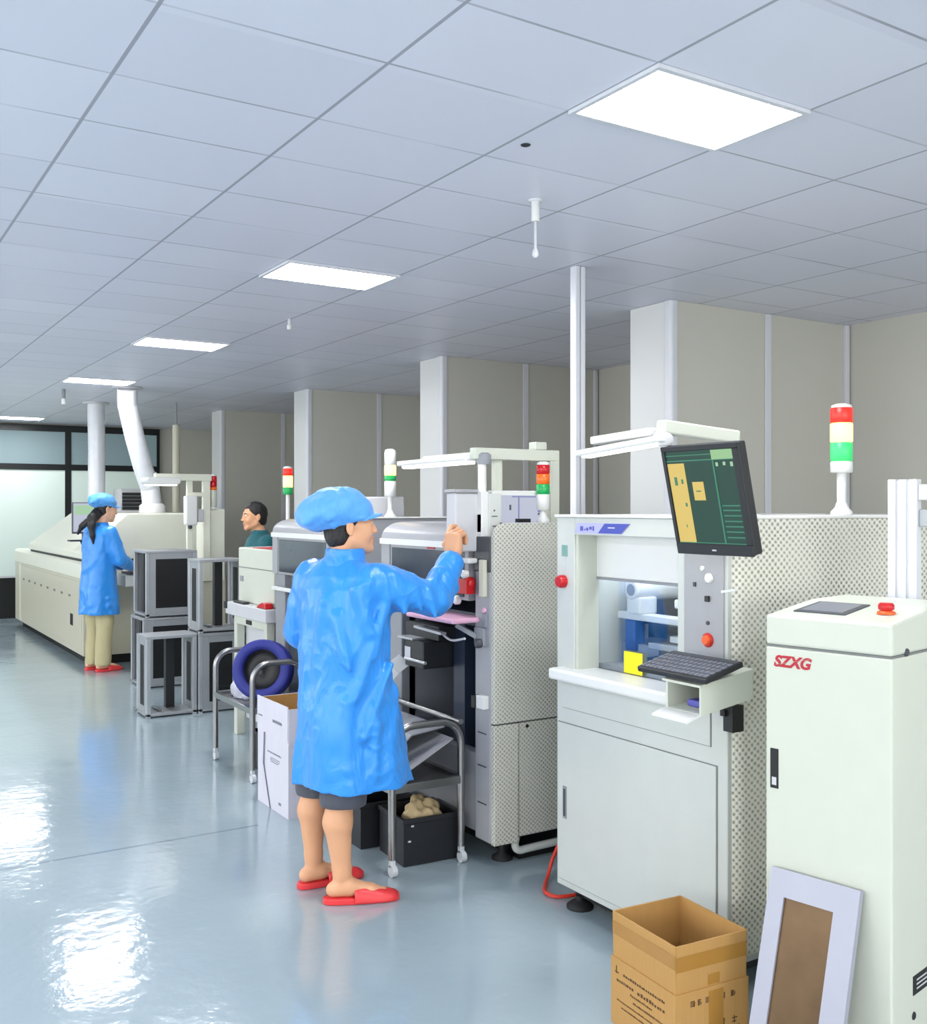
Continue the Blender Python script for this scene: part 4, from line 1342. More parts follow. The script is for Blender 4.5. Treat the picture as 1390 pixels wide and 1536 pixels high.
crate('black crate holding crumpled brown paper, under the trolley beside the man', 2.232, 4.055, R(-4), 0.28, 0.27, 0.215)
crate('black crate pushed further back under the trolley, just behind the man\'s calves', 2.175, 4.375, R(-2), 0.29, 0.29, 0.215, False)
heap('crumpled_paper', M['paper'], (2.39, 4.17, 0.165), 0.092, 0.090, 0.10, 8, 'crumpled brown wrapping paper in the black crate under the trolley', 'paper', 0.3)
MBp = None

# ------------------------------------------------------------------ white carton
t = thing('carton', 'tall open white carton with grey strap beside the left trolley and the man', 'carton', (2.065, 4.998, 0), 0, None, local=True)
W, D, H = 0.33, 0.44, 0.575
m = MB()
m.open_box(0, W, 0, D, 0.0, 0.40, 0.005)
m.build('body', M['carton'], t)
for (nm, q) in (('flap', (0, W, -0.004, 0.001)), ('flap', (0, W, D - 0.001, D + 0.004)), ('flap', (-0.004, 0.001, 0.002, D - 0.002)), ('flap', (W - 0.001, W + 0.004, 0.002, D - 0.002))):
    z0 = 0.385 if q[2] < 0 else 0.40
    f_ = MB().box(q[0], q[1], q[2], q[3], z0, H + (0.012 if q[0] < 0 else 0)).build(nm, M['carton'], t)
MB().box(0.0012, 0.0025, 0.01, D - 0.01, 0.40, H).box(0.006, W - 0.006, 0.0012, 0.0025, 0.39, H - 0.002).box(0.006, W - 0.006, D - 0.0035, D - 0.0015, 0.40, H - 0.002).build('lining', M['card_in'], t)
m = MB()
m.bar((-0.0052, 0.33, 0.40), (-0.0052, 0.345, 0.22), 0.012, 0.0015, 0, (1, 0, 0))
m.bar((-0.0032, 0.345, 0.22), (-0.0032, 0.25, 0.0), 0.012, 0.0015, 0, (1, 0, 0))
m.build('strap', M['grey_ink'], t)
m = MB()
rnd = random.Random(4)
for (y0, y1, z, s) in ((0.10, 0.28, 0.300, 0.011), (0.12, 0.25, 0.275, 0.005), (0.12, 0.25, 0.265, 0.005), (0.14, 0.25, 0.255, 0.005)):
    y = y0
    while y < y1:
        w_ = s * rnd.uniform(0.5, 1.2)
        m.box(-0.0008, 0.0002, y, y + w_, z, z + s * rnd.uniform(0.6, 1))
        y += w_ + s * rnd.uniform(0.3, 0.6)
m.box(-0.0048, -0.0038, 0.08, 0.21, 0.475, 0.49)
m.box(-0.0048, -0.0038, 0.36, 0.42, 0.48, 0.487)
m.box(-0.0008, 0.0002, 0.10, 0.135, 0.045, 0.06)
m.build('printed_text', M['grey_ink'], t)

# ------------------------------------------------------------------ reflow oven far down the aisle
t = thing('reflow_oven', 'long cream reflow oven with sloping hood at the far left, behind the capped woman', 'oven', (2.27, 10.96, 0))
m = MB()
m.box(2.28, 3.72, 10.965, 15.3, 0.10, 0.90, 0.006)
m.build('lower_body', M['beige'], t)
fine(t, 'plinth', 'black', [(2.36, 3.65, 11.05, 15.2, 0.0, 0.10)])
sd = MB().box(2.270, 2.281, 11.02, 15.0, 0.16, 0.86, 0.004).build('side_panel', M['beige'], t)
MB().box(2.268, 2.282, 14.78, 14.90, 0.12, 0.88, 0.004).build('side_pillar', M['oven_cream'], t)
for i in range(8):
    y = 11.55 + i * 0.42
    MB().box(2.2675, 2.271, y, y + 0.10, 0.675, 0.70).build('vent_slot', M['seam'], sd)
MB().box(2.2675, 2.2715, 11.42, 11.56, 0.375, 0.50, 0.002).build('latch', M['black'], sd)
MB().prism([(2.265, 0.90), (3.73, 0.90), (3.73, 1.07), (2.30, 1.07), (2.265, 1.04)], 'y', 10.96, 15.3, 0.004).build('upper_body', M['oven_cream'], t)
fine(t, 'hood_gap', 'black', [(2.30, 3.70, 11.0, 14.2, 1.068, 1.096)])
hp = [(2.285, 1.095), (2.285, 1.17), (2.72, 1.575), (3.72, 1.575), (3.72, 1.095)]
bm = bmesh.new()
A = [bm.verts.new((p[0], 10.965, p[1])) for p in hp]
B = [bm.verts.new((p[0], (14.25 if p[1] < 1.3 else 13.75), p[1])) for p in hp]
bm.faces.new(A)
bm.faces.new(list(reversed(B)))
for i in range(len(hp)):
    bm.faces.new((A[i], B[i], B[(i + 1) % len(hp)], A[(i + 1) % len(hp)]))
bmesh.ops.recalc_face_normals(bm, faces=list(bm.faces))
bmesh.ops.bevel(bm, geom=list(bm.edges), offset=0.015, segments=2, profile=0.5, affect='EDGES')
MB().bm(bm).build('hood', M['oven_cream'], t)
MB().box(2.62, 3.05, 10.62, 10.97, 0.825, 0.945, 0.006).build('conveyor_mouth', M['panel_white'], t)
MB().box(2.66, 3.0, 10.60, 10.96, 0.945, 0.97, 0.004).build('conveyor_belt', M['dark_grey'], t)
mo = MB().box(2.22, 2.50, 11.20, 11.24, 1.36, 1.69, 0.006).box(2.33, 2.39, 11.22, 11.28, 1.20, 1.5).build('monitor', M['dark_grey'], t)
MB().box(2.23, 2.49, 11.196, 11.201, 1.38, 1.68).build('screen', M['scr_white'], mo)
MB().box(2.24, 2.48, 11.193, 11.197, 1.56, 1.66).build('screen_header', M['scr_mint'], mo)
MB().box(2.16, 2.40, 10.99, 11.15, 1.285, 1.30, 0.003).bar((2.28, 11.07, 1.29), (2.32, 11.07, 1.20), 0.05, 0.02).build('keyboard_shelf', M['charcoal'], t)
fb = MB().box(3.0, 3.30, 12.40, 12.75, 1.575, 1.86, 0.01).build('fan_box', M['pale_grey'], t)
m = MB()
for q in range(5):
    m.box(3.02, 3.25, 12.385, 12.40, 1.61 + q * 0.042, 1.645 + q * 0.042)
m.build('louvre', M['charcoal'], fb)
MB().box(2.95, 3.34, 12.36, 12.79, 1.575, 1.60, 0.006).build('fan_base', M['white'], fb)

# ------------------------------------------------------------------ board loader with a lamp frame before the oven
t = thing('board_loader', 'cream frame machine with a lamp arm and dark red signal light, before the oven', 'machine', (2.75, 9.95, 0))
MB().box(2.95, 3.45, 9.98, 10.45, 0.05, 0.90, 0.01).build('base_cabinet', M['beige'], t)
fine(t, 'plinth', 'black', [(3.0, 3.4, 10.02, 10.4, 0.0, 0.05)])
MB().box(3.28, 3.45, 10.0, 10.4, 0.90, 1.62, 0.01).build('rear_tower', M['oven_cream'], t)
MB().box(2.90, 3.02, 9.90, 10.1, 0.86, 0.93, 0.005).box(2.90, 3.02, 9.90, 10.1, 0.97, 1.02, 0.005).build('side_tray', M['white'], t)
m = MB()
m.box(2.74, 3.30, 9.96, 10.02, 1.90, 1.965, 0.005)
m.box(3.215, 3.285, 9.96, 10.02, 0.90, 1.90, 0.005)
m.box(3.055, 3.11, 9.965, 10.015, 0.90, 1.90, 0.005)
m.box(3.05, 3.22, 9.955, 10.0, 1.745, 1.785, 0.004)
m.build('lamp_frame', M['oven_cream'], t)
bb = MB().box(3.02, 3.14, 9.90, 9.99, 1.46, 1.75, 0.015).build('switch_box', M['white'], t)
MB().lathe([(0.018, 1.462), (0.022, 1.44), (0.015, 1.425)], (3.075, 9.945, 0), 12).build('knob', M['dark_grey'], bb)
MB().box(3.15, 3.215, 9.93, 9.99, 1.49, 1.62, 0.015).build('ribbed_cover', M['pale_grey'], t)
lh = MB().prism(rounded(2.60, 2.92, 1.855, 1.925, 0.03), 'y', 9.72, 9.98, 0.01).build('work_lamp', M['white'], t)
MB().box(2.63, 2.89, 9.75, 9.95, 1.845, 1.857, 0.004).build('lamp_tube', M['tube'], lh)
tower(t, 3.33, 10.0, 1.62, 0.02, [('panel_cream', 0.17, 'base'), ('lens_orange', 0.03, 'dim_lens'), ('lens_red', 0.05, 'middle_lens'), ('lens_red', 0.06, 'red_lens')], 0.034)


# ------------------------------------------------------------------ people: smooth distance fields turned into one surface
def vnoise(P, seed, scale):
    """cheap smooth value noise, P (...,3) -> [-1,1]"""
    Q = P * scale
    i = np.floor(Q).astype(np.int64)
    f = (Q - i).astype(np.float32)
    f = f * f * (3 - 2 * f)
    out = 0
    for dx in (0, 1):
        for dy in (0, 1):
            for dz in (0, 1):
                n = (i[..., 0] + dx) * 374761393 + (i[..., 1] + dy) * 668265263 + (i[..., 2] + dz) * 2147483647 + seed * 974634533
                n = (n ^ (n >> 13)) * 1274126177
                n = ((n ^ (n >> 16)) & 0xffff).astype(np.float32) / 32767.5 - 1
                out = out + n * (f[..., 0] if dx else 1 - f[..., 0]) * (f[..., 1] if dy else 1 - f[..., 1]) * (f[..., 2] if dz else 1 - f[..., 2])
    return out


class Field:
    """a block of signed distances; shapes are blended in or cut out, then turned into a mesh"""
    def __init__(self, lo, hi, res):
        self.lo = np.array(lo, float)
        self.res = res
        self.n = np.ceil((np.array(hi, float) - self.lo) / res).astype(int) + 1
        self.a = np.full(tuple(self.n), 0.2, np.float32)

    def block(self, lo, hi):
        i0 = np.clip(np.floor((np.array(lo) - self.lo) / self.res).astype(int), 0, self.n)
        i1 = np.clip(np.ceil((np.array(hi) - self.lo) / self.res).astype(int) + 1, 0, self.n)
        if np.any(i1 <= i0):
            return None, None
        ax = [self.lo[k] + self.res * np.arange(i0[k], i1[k]) for k in range(3)]
        g = np.stack(np.meshgrid(*ax, indexing='ij'), -1).astype(np.float32)
        return tuple(slice(i0[k], i1[k]) for k in range(3)), g

    def put(self, lo, hi, fn, k=0.02, mode='add'):
        m = k + 3 * self.res
        s, P = self.block(np.array(lo) - m, np.array(hi) + m)
        if s is None:
            return self
        d = fn(P)
        a = self.a[s]
        if mode == 'cut':
            d = -d
            h = np.clip(0.5 - 0.5 * (d - a) / max(k, 1e-6), 0, 1) if k > 0 else (d > a).astype(np.float32)
            self.a[s] = (a * h + d * (1 - h)) + k * h * (1 - h) if k > 0 else np.maximum(a, d)
        elif k > 0:
            h = np.clip(0.5 + 0.5 * (d - a) / k, 0, 1)
            self.a[s] = d * (1 - h) + a * h - k * h * (1 - h)
        else:
            self.a[s] = np.minimum(a, d)
        return self

    def caps(self, a, b, ra, rb=None, k=0.02, mode='add', flat=None):
        """tapered limb from a to b; flat = (direction, factor) squashes it"""
        a, b = np.array(a, np.float32), np.array(b, np.float32)
        rb = ra if rb is None else rb
        ab = b - a
        L2 = float(ab @ ab) + 1e-12
        R_ = max(ra, rb) * (max(1, flat[1]) if flat else 1)

        def fn(P):
            q = P - a
            t = np.clip((q @ ab) / L2, 0, 1)
            v = q - t[..., None] * ab
            sc = 1.0
            if flat:
                n = np.array(flat[0], np.float32)
                n = n / np.linalg.norm(n)
                c = v @ n
                v = v + ((1.0 / flat[1] - 1.0) * c)[..., None] * n
                sc = min(1.0, flat[1])
            return (np.sqrt((v * v).sum(-1)) - (ra + (rb - ra) * t)) * sc
        return self.put(np.minimum(a, b) - R_, np.maximum(a, b) + R_, fn, k, mode)

    def chain(self, pts, rs, k=0.02):
        for i in range(len(pts) - 1):
            self.caps(pts[i], pts[i + 1], rs[i], rs[i + 1], k)
        return self

    def ell(self, c, r, rot=None, k=0.02, mode='add'):
        """ellipsoid; rot 3x3 whose columns are its axes"""
        c, r = np.array(c, np.float32), np.array(r, np.float32)
        Rm = np.eye(3, dtype=np.float32) if rot is None else np.array(rot, np.float32)
        big = float(r.max())

        def fn(P):
            q = (P - c) @ Rm
            k0 = np.sqrt(((q / r) ** 2).sum(-1))
            k1 = np.sqrt(((q / (r * r)) ** 2).sum(-1)) + 1e-9
            return k0 * (k0 - 1.0) / k1
        return self.put(c - big, c + big, fn, k, mode)

    def loft(self, rows, k=0.02, z0=None, z1=None, wr=None, shell=None, mode='add'):
        """stack of ellipses: rows of (z, x, y, half depth, half width, yaw degrees), z rising"""
        rows = sorted(rows)
        zs = np.array([r[0] for r in rows])
        z0 = zs[0] if z0 is None else z0
        z1 = zs[-1] if z1 is None else z1
        m = max(max(r[3], r[4]) for r in rows) + 0.03
        xs = [r[1] for r in rows]
        ys = [r[2] for r in rows]

        def fn(P):
            z = P[..., 2]
            I = [np.interp(z, zs, [r[i] for r in rows]) for i in range(1, 6)]
            c, s = np.cos(np.radians(I[4])), np.sin(np.radians(I[4]))
            dx, dy = P[..., 0] - I[0], P[..., 1] - I[1]
            u, v = dx * c + dy * s, -dx * s + dy * c
            A, B = I[2], I[3]
            if wr is not None:
                w = wr(np.arctan2(v, u), z, P)
                A, B = A + w, B + w
            # slightly squared section
            e = 2.3
            q = (np.abs(u / A) ** e + np.abs(v / B) ** e) ** (1 / e)
            g = np.sqrt((u / (A * A)) ** 2 + (v / (B * B)) ** 2) + 1e-6
            d = (q - 1) * q / g * 0.9
            d = np.clip(d, -0.2, 0.3)
            if shell:
                d = np.abs(d) - shell
            return np.maximum(d, np.maximum(z0 - z, z - z1)).astype(np.float32)
        return self.put((min(xs) - m, min(ys) - m, z0), (max(xs) + m, max(ys) + m, z1), fn, k, mode)

    def noise(self, amp, scale, seed, stretch=(1, 1, 1), near=0.03):
        s = np.abs(self.a) < near
        idx = np.argwhere(s)
        P = self.lo + idx * self.res
        self.a[s] += amp * vnoise(P * np.array(stretch), seed, scale)
        return self

    def ridges(self, amp, scale, seed, stretch=(1, 1, 1), near=0.03):
        """sharp creases of cloth: folds where the noise passes zero"""
        s = np.abs(self.a) < near
        P = (self.lo + np.argwhere(s) * self.res) * np.array(stretch)
        P = P + 0.05 * vnoise(P, seed + 7, scale * 0.6)[:, None]
        self.a[s] -= amp * np.clip(1 - 3.2 * np.abs(vnoise(P, seed, scale)), 0, 1) ** 1.5
        return self

    def mesh(self):
        a = np.pad(self.a, 1, constant_values=0.2)
        lo, r = self.lo - self.res, self.res
        s = a < 0
        C8 = [(i, j, k) for i in (0, 1) for j in (0, 1) for k in (0, 1)]
        nx, ny, nz = a.shape
        cnt = np.zeros((nx - 1, ny - 1, nz - 1), np.int8)
        for (i, j, k) in C8:
            cnt += s[i:nx - 1 + i, j:ny - 1 + j, k:nz - 1 + k]
        act = (cnt > 0) & (cnt < 8)
        idx = np.argwhere(act)
        ids = np.full(act.shape, -1, np.int64)
        ids[act] = np.arange(len(idx))
        val = np.stack([a[idx[:, 0] + i, idx[:, 1] + j, idx[:, 2] + k] for (i, j, k) in C8], 1)
        pos = np.array(C8, float)
        acc = np.zeros((len(idx), 3))
        num = np.zeros(len(idx))
        for p in range(8):
            for q in range(p + 1, 8):
                if abs(pos[p] - pos[q]).sum() == 1:
                    x = (val[:, p] < 0) != (val[:, q] < 0)
                    t = np.where(x, val[:, p] / np.where(x, val[:, p] - val[:, q], 1), 0)
                    acc += np.where(x[:, None], pos[p] + t[:, None] * (pos[q] - pos[p]), 0)
                    num += x
        V = lo + (idx + acc / num[:, None]) * r
        F = []
        for d in range(3):
            e1, e2 = [(1, 2), (2, 0), (0, 1)][d]
            sl0 = [slice(None)] * 3
            sl1 = [slice(None)] * 3
            sl0[d], sl1[d] = slice(0, -1), slice(1, None)
            x = s[tuple(sl0)] != s[tuple(sl1)]
            E = np.argwhere(x)
            ok = (E[:, e1] > 0) & (E[:, e2] > 0) & (E[:, e1] < a.shape[e1] - 1) & (E[:, e2] < a.shape[e2] - 1)
            E = E[ok]
            inside = s[E[:, 0], E[:, 1], E[:, 2]]

            def cell(o1, o2):
                q = E.copy()
                q[:, e1] -= o1
                q[:, e2] -= o2
                return ids[q[:, 0], q[:, 1], q[:, 2]]
            Q = np.stack([cell(1, 1), cell(0, 1), cell(0, 0), cell(1, 0)], 1)
            Q[~inside] = Q[~inside][:, ::-1]
            F.append(Q)
        F = np.concatenate(F)
        # one pass of smoothing
        for lam in (0.5, 0.3):
            S_ = np.zeros_like(V)
            n_ = np.zeros(len(V))
            for i in range(4):
                np.add.at(S_, F[:, i], V[F[:, (i + 1) % 4]])
                np.add.at(n_, F[:, i], 1)
                np.add.at(S_, F[:, (i + 1) % 4], V[F[:, i]])
                np.add.at(n_, F[:, (i + 1) % 4], 1)
            V = V + lam * (S_ / np.maximum(n_, 1)[:, None] - V)
        return V, F


def field_mesh(name, fields, mats, parent=None, slot=None):
    V, F, b = [], [], 0
    for f in fields:
        v, q = f.mesh()
        V.append(v)
        F.append(q + b)
        b += len(v)
    V, F = np.concatenate(V), np.concatenate(F)
    me = bpy.data.meshes.new(name)
    me.vertices.add(len(V))
    me.vertices.foreach_set('co', V.astype(np.float32).ravel())
    me.loops.add(len(F) * 4)
    me.loops.foreach_set('vertex_index', F.ravel().astype(np.int32))
    me.polygons.add(len(F))
    me.polygons.foreach_set('loop_start', np.arange(0, len(F) * 4, 4, dtype=np.int32))
    me.polygons.foreach_set('use_smooth', np.ones(len(F), bool))
    for m in mats:
        me.materials.append(m)
    me.update(calc_edges=True)
    me.validate()
    if slot is not None:
        c = V[F].mean(1)
        me.polygons.foreach_set('material_index', slot(c).astype(np.int32))
    o = bpy.data.objects.new(name, me)
    COL.objects.link(o)
    if parent is not None:
        o.parent = parent
    return o


def rotz(p, deg, c=(0, 0)):
    a = math.radians(deg)
    x, y = p[0] - c[0], p[1] - c[1]
    return (c[0] + x * math.cos(a) - y * math.sin(a), c[1] + x * math.sin(a) + y * math.cos(a), p[2])


def frame(c, yaw, pitch=0.0):
    """maps local head coordinates (forward, left, up) to the figure's frame"""
    ca, sa = math.cos(R(yaw)), math.sin(R(yaw))
    cp, sp = math.cos(R(pitch)), math.sin(R(pitch))
    fwd = np.array((ca * cp, sa * cp, sp))
    left = np.array((-sa, ca, 0))
    up = np.cross(fwd, left)
    A = np.stack((fwd, left, up), 1)
    c = np.array(c)
    return (lambda p: c + A @ np.array(p, float)), A


def head_field(c, yaw, pitch, res, s=1.0, neck_to=None):
    L, A = frame(c, yaw, pitch)
    f = Field(np.array(c) - 0.27 * s, np.array(c) + 0.20 * s, res)
    S = lambda *v: tuple(x * s for x in v)
    f.ell(L(S(-0.012, 0, 0.030)), S(0.098, 0.077, 0.092), A, 0.02)
    f.ell(L(S(0.034, 0, -0.030)), S(0.060, 0.060, 0.085), A, 0.03)
    for sg in (1, -1):
        f.caps(L(S(0.0, 0.052 * sg, -0.060)), L(S(0.070, 0.014 * sg, -0.095)), 0.020 * s, 0.017 * s, 0.03 * s)
        f.ell(L(S(0.064, 0.036 * sg, -0.028)), S(0.026, 0.022, 0.026), A, 0.025 * s)      # cheek
        f.caps(L(S(0.086, 0.012 * sg, 0.030)), L(S(0.074, 0.046 * sg, 0.028)), 0.010 * s, 0.009 * s, 0.015 * s)   # brow ridge
    f.ell(L(S(0.078, 0, -0.097)), S(0.018, 0.022, 0.016), A, 0.02 * s)                      # chin
    for sg in (1, -1):
        f.ell(L(S(0.094, 0.033 * sg, 0.008)), S(0.016, 0.018, 0.012), A, 0.012 * s, 'cut')  # eye socket
        f.ell(L(S(0.080, 0.033 * sg, 0.008)), S(0.014, 0.017, 0.011), A, 0.006 * s)         # lids
    f.caps(L(S(0.092, 0, 0.018)), L(S(0.107, 0, -0.020)), 0.008 * s, 0.011 * s, 0.010 * s)  # nose
    f.ell(L(S(0.107, 0, -0.026)), S(0.012, 0.011, 0.009), A, 0.008 * s)
    for sg in (1, -1):
        f.ell(L(S(0.102, 0.012 * sg, -0.029)), S(0.010, 0.007, 0.007), A, 0.006 * s)
    f.caps(L(S(0.092, -0.016, -0.056)), L(S(0.092, 0.016, -0.056)), 0.0075 * s, None, 0.008 * s)
    f.caps(L(S(0.097, -0.007, -0.054)), L(S(0.097, 0.007, -0.054)), 0.0065 * s, None, 0.008 * s)
    f.caps(L(S(0.091, -0.014, -0.070)), L(S(0.091, 0.014, -0.070)), 0.0085 * s, None, 0.008 * s)
    f.caps(L(S(0.104, -0.022, -0.063)), L(S(0.104, 0.022, -0.063)), 0.0025 * s, None, 0.003 * s, 'cut')
    for sg in (1, -1):                                                                     # ears
        t = math.radians(18)
        E = np.stack((A @ np.array((math.cos(t), -sg * math.sin(t), 0)), A @ np.array((sg * math.sin(t), math.cos(t), 0)), A[:, 2]), 1)
        f.ell(L(S(-0.014, 0.080 * sg, -0.004)), S(0.019, 0.0085, 0.032), E, 0.006 * s)
        f.ell(L(S(-0.011, 0.089 * sg, 0.000)), S(0.010, 0.0055, 0.018), E, 0.004 * s, 'cut')
        f.ell(L(S(-0.010, 0.080 * sg, -0.032)), S(0.008, 0.007, 0.008), E, 0.005 * s)
    if neck_to is not None:
        f.caps(L(S(-0.022, 0, -0.055)), neck_to, 0.056 * s, 0.062 * s, 0.03 * s)
    return f, L, A


def lips_slot(L, A, s=1.0):
    c0 = np.array(L((0.096 * s, 0, -0.0625 * s)))
    Ai = np.array(A)

    def fn(c):
        q = (c - c0) @ Ai
        return ((np.abs(q[:, 0]) < 0.012 * s) & (np.abs(q[:, 1]) < 0.022 * s) & (np.abs(q[:, 2]) < 0.0125 * s)).astype(int)
    return fn


def hand_field(wrist, d, n, side_sign, curls, res, s=1.0, thumb=0.6, spread=6, arm_from=None):
    """wrist point, d = wrist to knuckles, n = way the palm faces; curls = 4 x 3 bend angles, index first"""
    w = np.array(wrist, float)
    d = np.array(d, float)
    d /= np.linalg.norm(d)
    n = np.array(n, float)
    n -= d * (n @ d)
    n /= np.linalg.norm(n)
    sd = np.cross(d, n) * side_sign          # towards the index finger / thumb side
    f = Field(w - 0.22 * s, w + 0.22 * s, res)
    f.caps(w - d * 0.07 * s, w + d * 0.01, 0.028 * s, 0.026 * s, 0.01, flat=(n, 0.8))
    for q, u in enumerate((0.026, 0.009, -0.009, -0.026)):
        f.caps(w + d * 0.012 * s + sd * u * 0.55 * s, w + d * (0.083 - 0.004 * abs(q - 1)) * s + sd * u * s, 0.0145 * s, 0.0115 * s, 0.010 * s)
    f.ell(w + d * 0.035 * s + sd * 0.022 * s + n * 0.008 * s, (0.028 * s, 0.017 * s, 0.014 * s), np.stack((d, sd, n), 1), 0.012 * s)
    f.ell(w + d * 0.035 * s - sd * 0.022 * s + n * 0.006 * s, (0.030 * s, 0.013 * s, 0.013 * s), np.stack((d, sd, n), 1), 0.012 * s)
    lens = ((0.043, 0.026, 0.021), (0.047, 0.030, 0.022), (0.044, 0.028, 0.021), (0.034, 0.021, 0.018))
    for q, u in enumerate((0.027, 0.009, -0.009, -0.027)):
        p = w + d * (0.086 - 0.004 * abs(q - 1)) * s + sd * u * s
        fan = math.radians(spread * (1.5 - q))
        r = (0.0098, 0.0100, 0.0095, 0.0085)[q]
        for b in range(3):
            a = math.radians(curls[q][b])
            v = (d * math.cos(fan) + sd * math.sin(fan)) * math.cos(a) + n * math.sin(a)
            e = p + v * lens[q][b] * s
            f.caps(p, e, r * s, (r - 0.0008) * s, 0.004 * s)
            p, r = e, r - 0.0008
    p = w + d * 0.022 * s + sd * 0.026 * s + n * 0.008 * s
    q1 = p + (d * 0.62 + sd * 0.62 + n * thumb * 0.5) * 0.040 * s
    q2 = q1 + (d * 0.85 + sd * 0.12 + n * thumb) * 0.028 * s
    q3 = q2 + (d * 0.80 - sd * 0.22 + n * thumb) * 0.022 * s
    f.chain((p, q1, q2, q3), (0.0145 * s, 0.0115 * s, 0.0105 * s, 0.0085 * s), 0.006 * s)
    return f


def eyes(parent, L, A, s=1.0):
    for sg in (1, -1):
        c = L((0.0825 * s, 0.033 * sg * s, 0.008 * s))
        m = MB()
        bm = bmesh.new()
        bmesh.ops.create_uvsphere(bm, u_segments=14, v_segments=10, radius=0.0122 * s)
        bmesh.ops.translate(bm, vec=Vector(c), verts=list(bm.verts))
        m.bm(bm, True)
        e = m.build('eye', M['eye_white'], parent)
        p = np.array(L((0.0945 * s, 0.033 * sg * s, 0.008 * s)))
        q = np.array(L((0.0935 * s, 0.033 * sg * s, 0.008 * s)))
        MB().cyl(tuple(q), tuple(p), 0.0058 * s, 12).build('iris', M['iris'], e)
        b = [L((0.0945 * s, 0.016 * sg * s, 0.030 * s)), L((0.092 * s, 0.032 * sg * s, 0.034 * s)), L((0.080 * s, 0.050 * sg * s, 0.030 * s))]
        MB().tube([tuple(x) for x in b], [0.003 * s, 0.004 * s, 0.002 * s], 8).build('eyebrow', M['hair'], parent)


def hair_field(c, yaw, pitch, res, s=1.0, front=0.055, nape=-0.085, top=True):
    L, A = frame(c, yaw, pitch)
    f = Field(np.array(c) - 0.2 * s, np.array(c) + 0.2 * s, res)
    S = lambda *v: tuple(x * s for x in v)
    f.ell(L(S(-0.014, 0, 0.032)), S(0.108, 0.086, 0.101), A, 0.0)
    f.ell(L(S(-0.045, 0, -0.045)), S(0.062, 0.070, 0.055), A, 0.03 * s)
    fw = A[:, 0].astype(np.float32)
    up = A[:, 2].astype(np.float32)
    c_ = np.array(c, np.float32)

    def face(P):         # keep the face and the ears clear
        q = P - c_
        x, z = q @ fw, q @ up
        return np.minimum(np.maximum(0.004 * s + 0.9 * np.clip(z, 0, 0.055 * s) - x, z - 0.075 * s), 1.0) * 1.0
    f.put(np.array(c) - 0.2, np.array(c) + 0.2, face, 0.006 * s, 'cut')
    lo = L(S(0, 0, nape))

    def below(P):
        q = P - c_
        return (q @ up) - (nape * s)
    f.put(np.array(c) - 0.2, np.array(c) + 0.2, below, 0.01 * s, 'cut')
    for sg in (1, -1):
        f.ell(L(S(-0.012, 0.088 * sg, -0.012)), S(0.021, 0.03, 0.031), A, 0.006 * s, 'cut')
    f.noise(0.0025, 90, 3, (1, 1, 0.5))
    return f


def slipper(parent, heel, toe, z=0.0, w=0.098, foot_top=0.075):
    """flat sole with an arched strap over the front of the foot; heel and toe are ground points"""
    h, t = np.array(heel, float), np.array(toe, float)
    d = t - h
    ln = np.linalg.norm(d)
    d /= ln
    n = np.array((-d[1], d[0]))
    out = []
    for k in range(28):
        a = 2 * math.pi * k / 28
        u = 0.5 + 0.5 * math.cos(a)
        wid = w * (0.40 + 0.12 * u) * math.copysign(abs(math.sin(a)) ** 0.75, math.sin(a))
        sh = 0.5 * ln * math.copysign(abs(math.cos(a)) ** 0.7, math.cos(a))
        p = h + d * (0.5 * ln + sh) + n * wid * (1 + 0.25 * (1 - abs(math.sin(a))))
        out.append((p[0], p[1]))
    m = MB().prism(out, 'z', z + 0.001, z + 0.026, 0.004)
    o = m.build('slipper', M['slipper'], parent)
    # strap
    vs, fs = [], []
    NU, NV = 9, 13
    for shell in (0, 1):
        for i in range(NU):
            u = 0.40 + 0.55 * i / (NU - 1)
            top = (foot_top - 0.040 * ((u - 0.40) / 0.55) ** 1.3) - (0.005 if shell else 0)
            wd = w * (0.54 if u < 0.8 else 0.54 - 1.2 * (u - 0.8) ** 1.2) - (0.005 if shell else 0)
            for j in range(NV):
                b = math.pi * j / (NV - 1)
                p = h + d * ln * u + n * wd * math.cos(b)
                vs.append((p[0], p[1], z + 0.012 + (top - 0.012) * (math.sin(b) ** 0.8)))
    for shell in (0, 1):
        o0 = shell * NU * NV
        for i in range(NU - 1):
            for j in range(NV - 1):
                q = (o0 + i * NV + j, o0 + (i + 1) * NV + j, o0 + (i + 1) * NV + j + 1, o0 + i * NV + j + 1)
                fs.append(q if shell == 0 else q[::-1])
    for i in (0, NU - 1):
        for j in range(NV - 1):
            a_, b_ = i * NV + j, i * NV + j + 1
            q = (a_, b_, NU * NV + b_, NU * NV + a_)
            fs.append(q if i == 0 else q[::-1])
    MB().add(vs, fs, True).build('strap', M['slipper'], o)
    return o


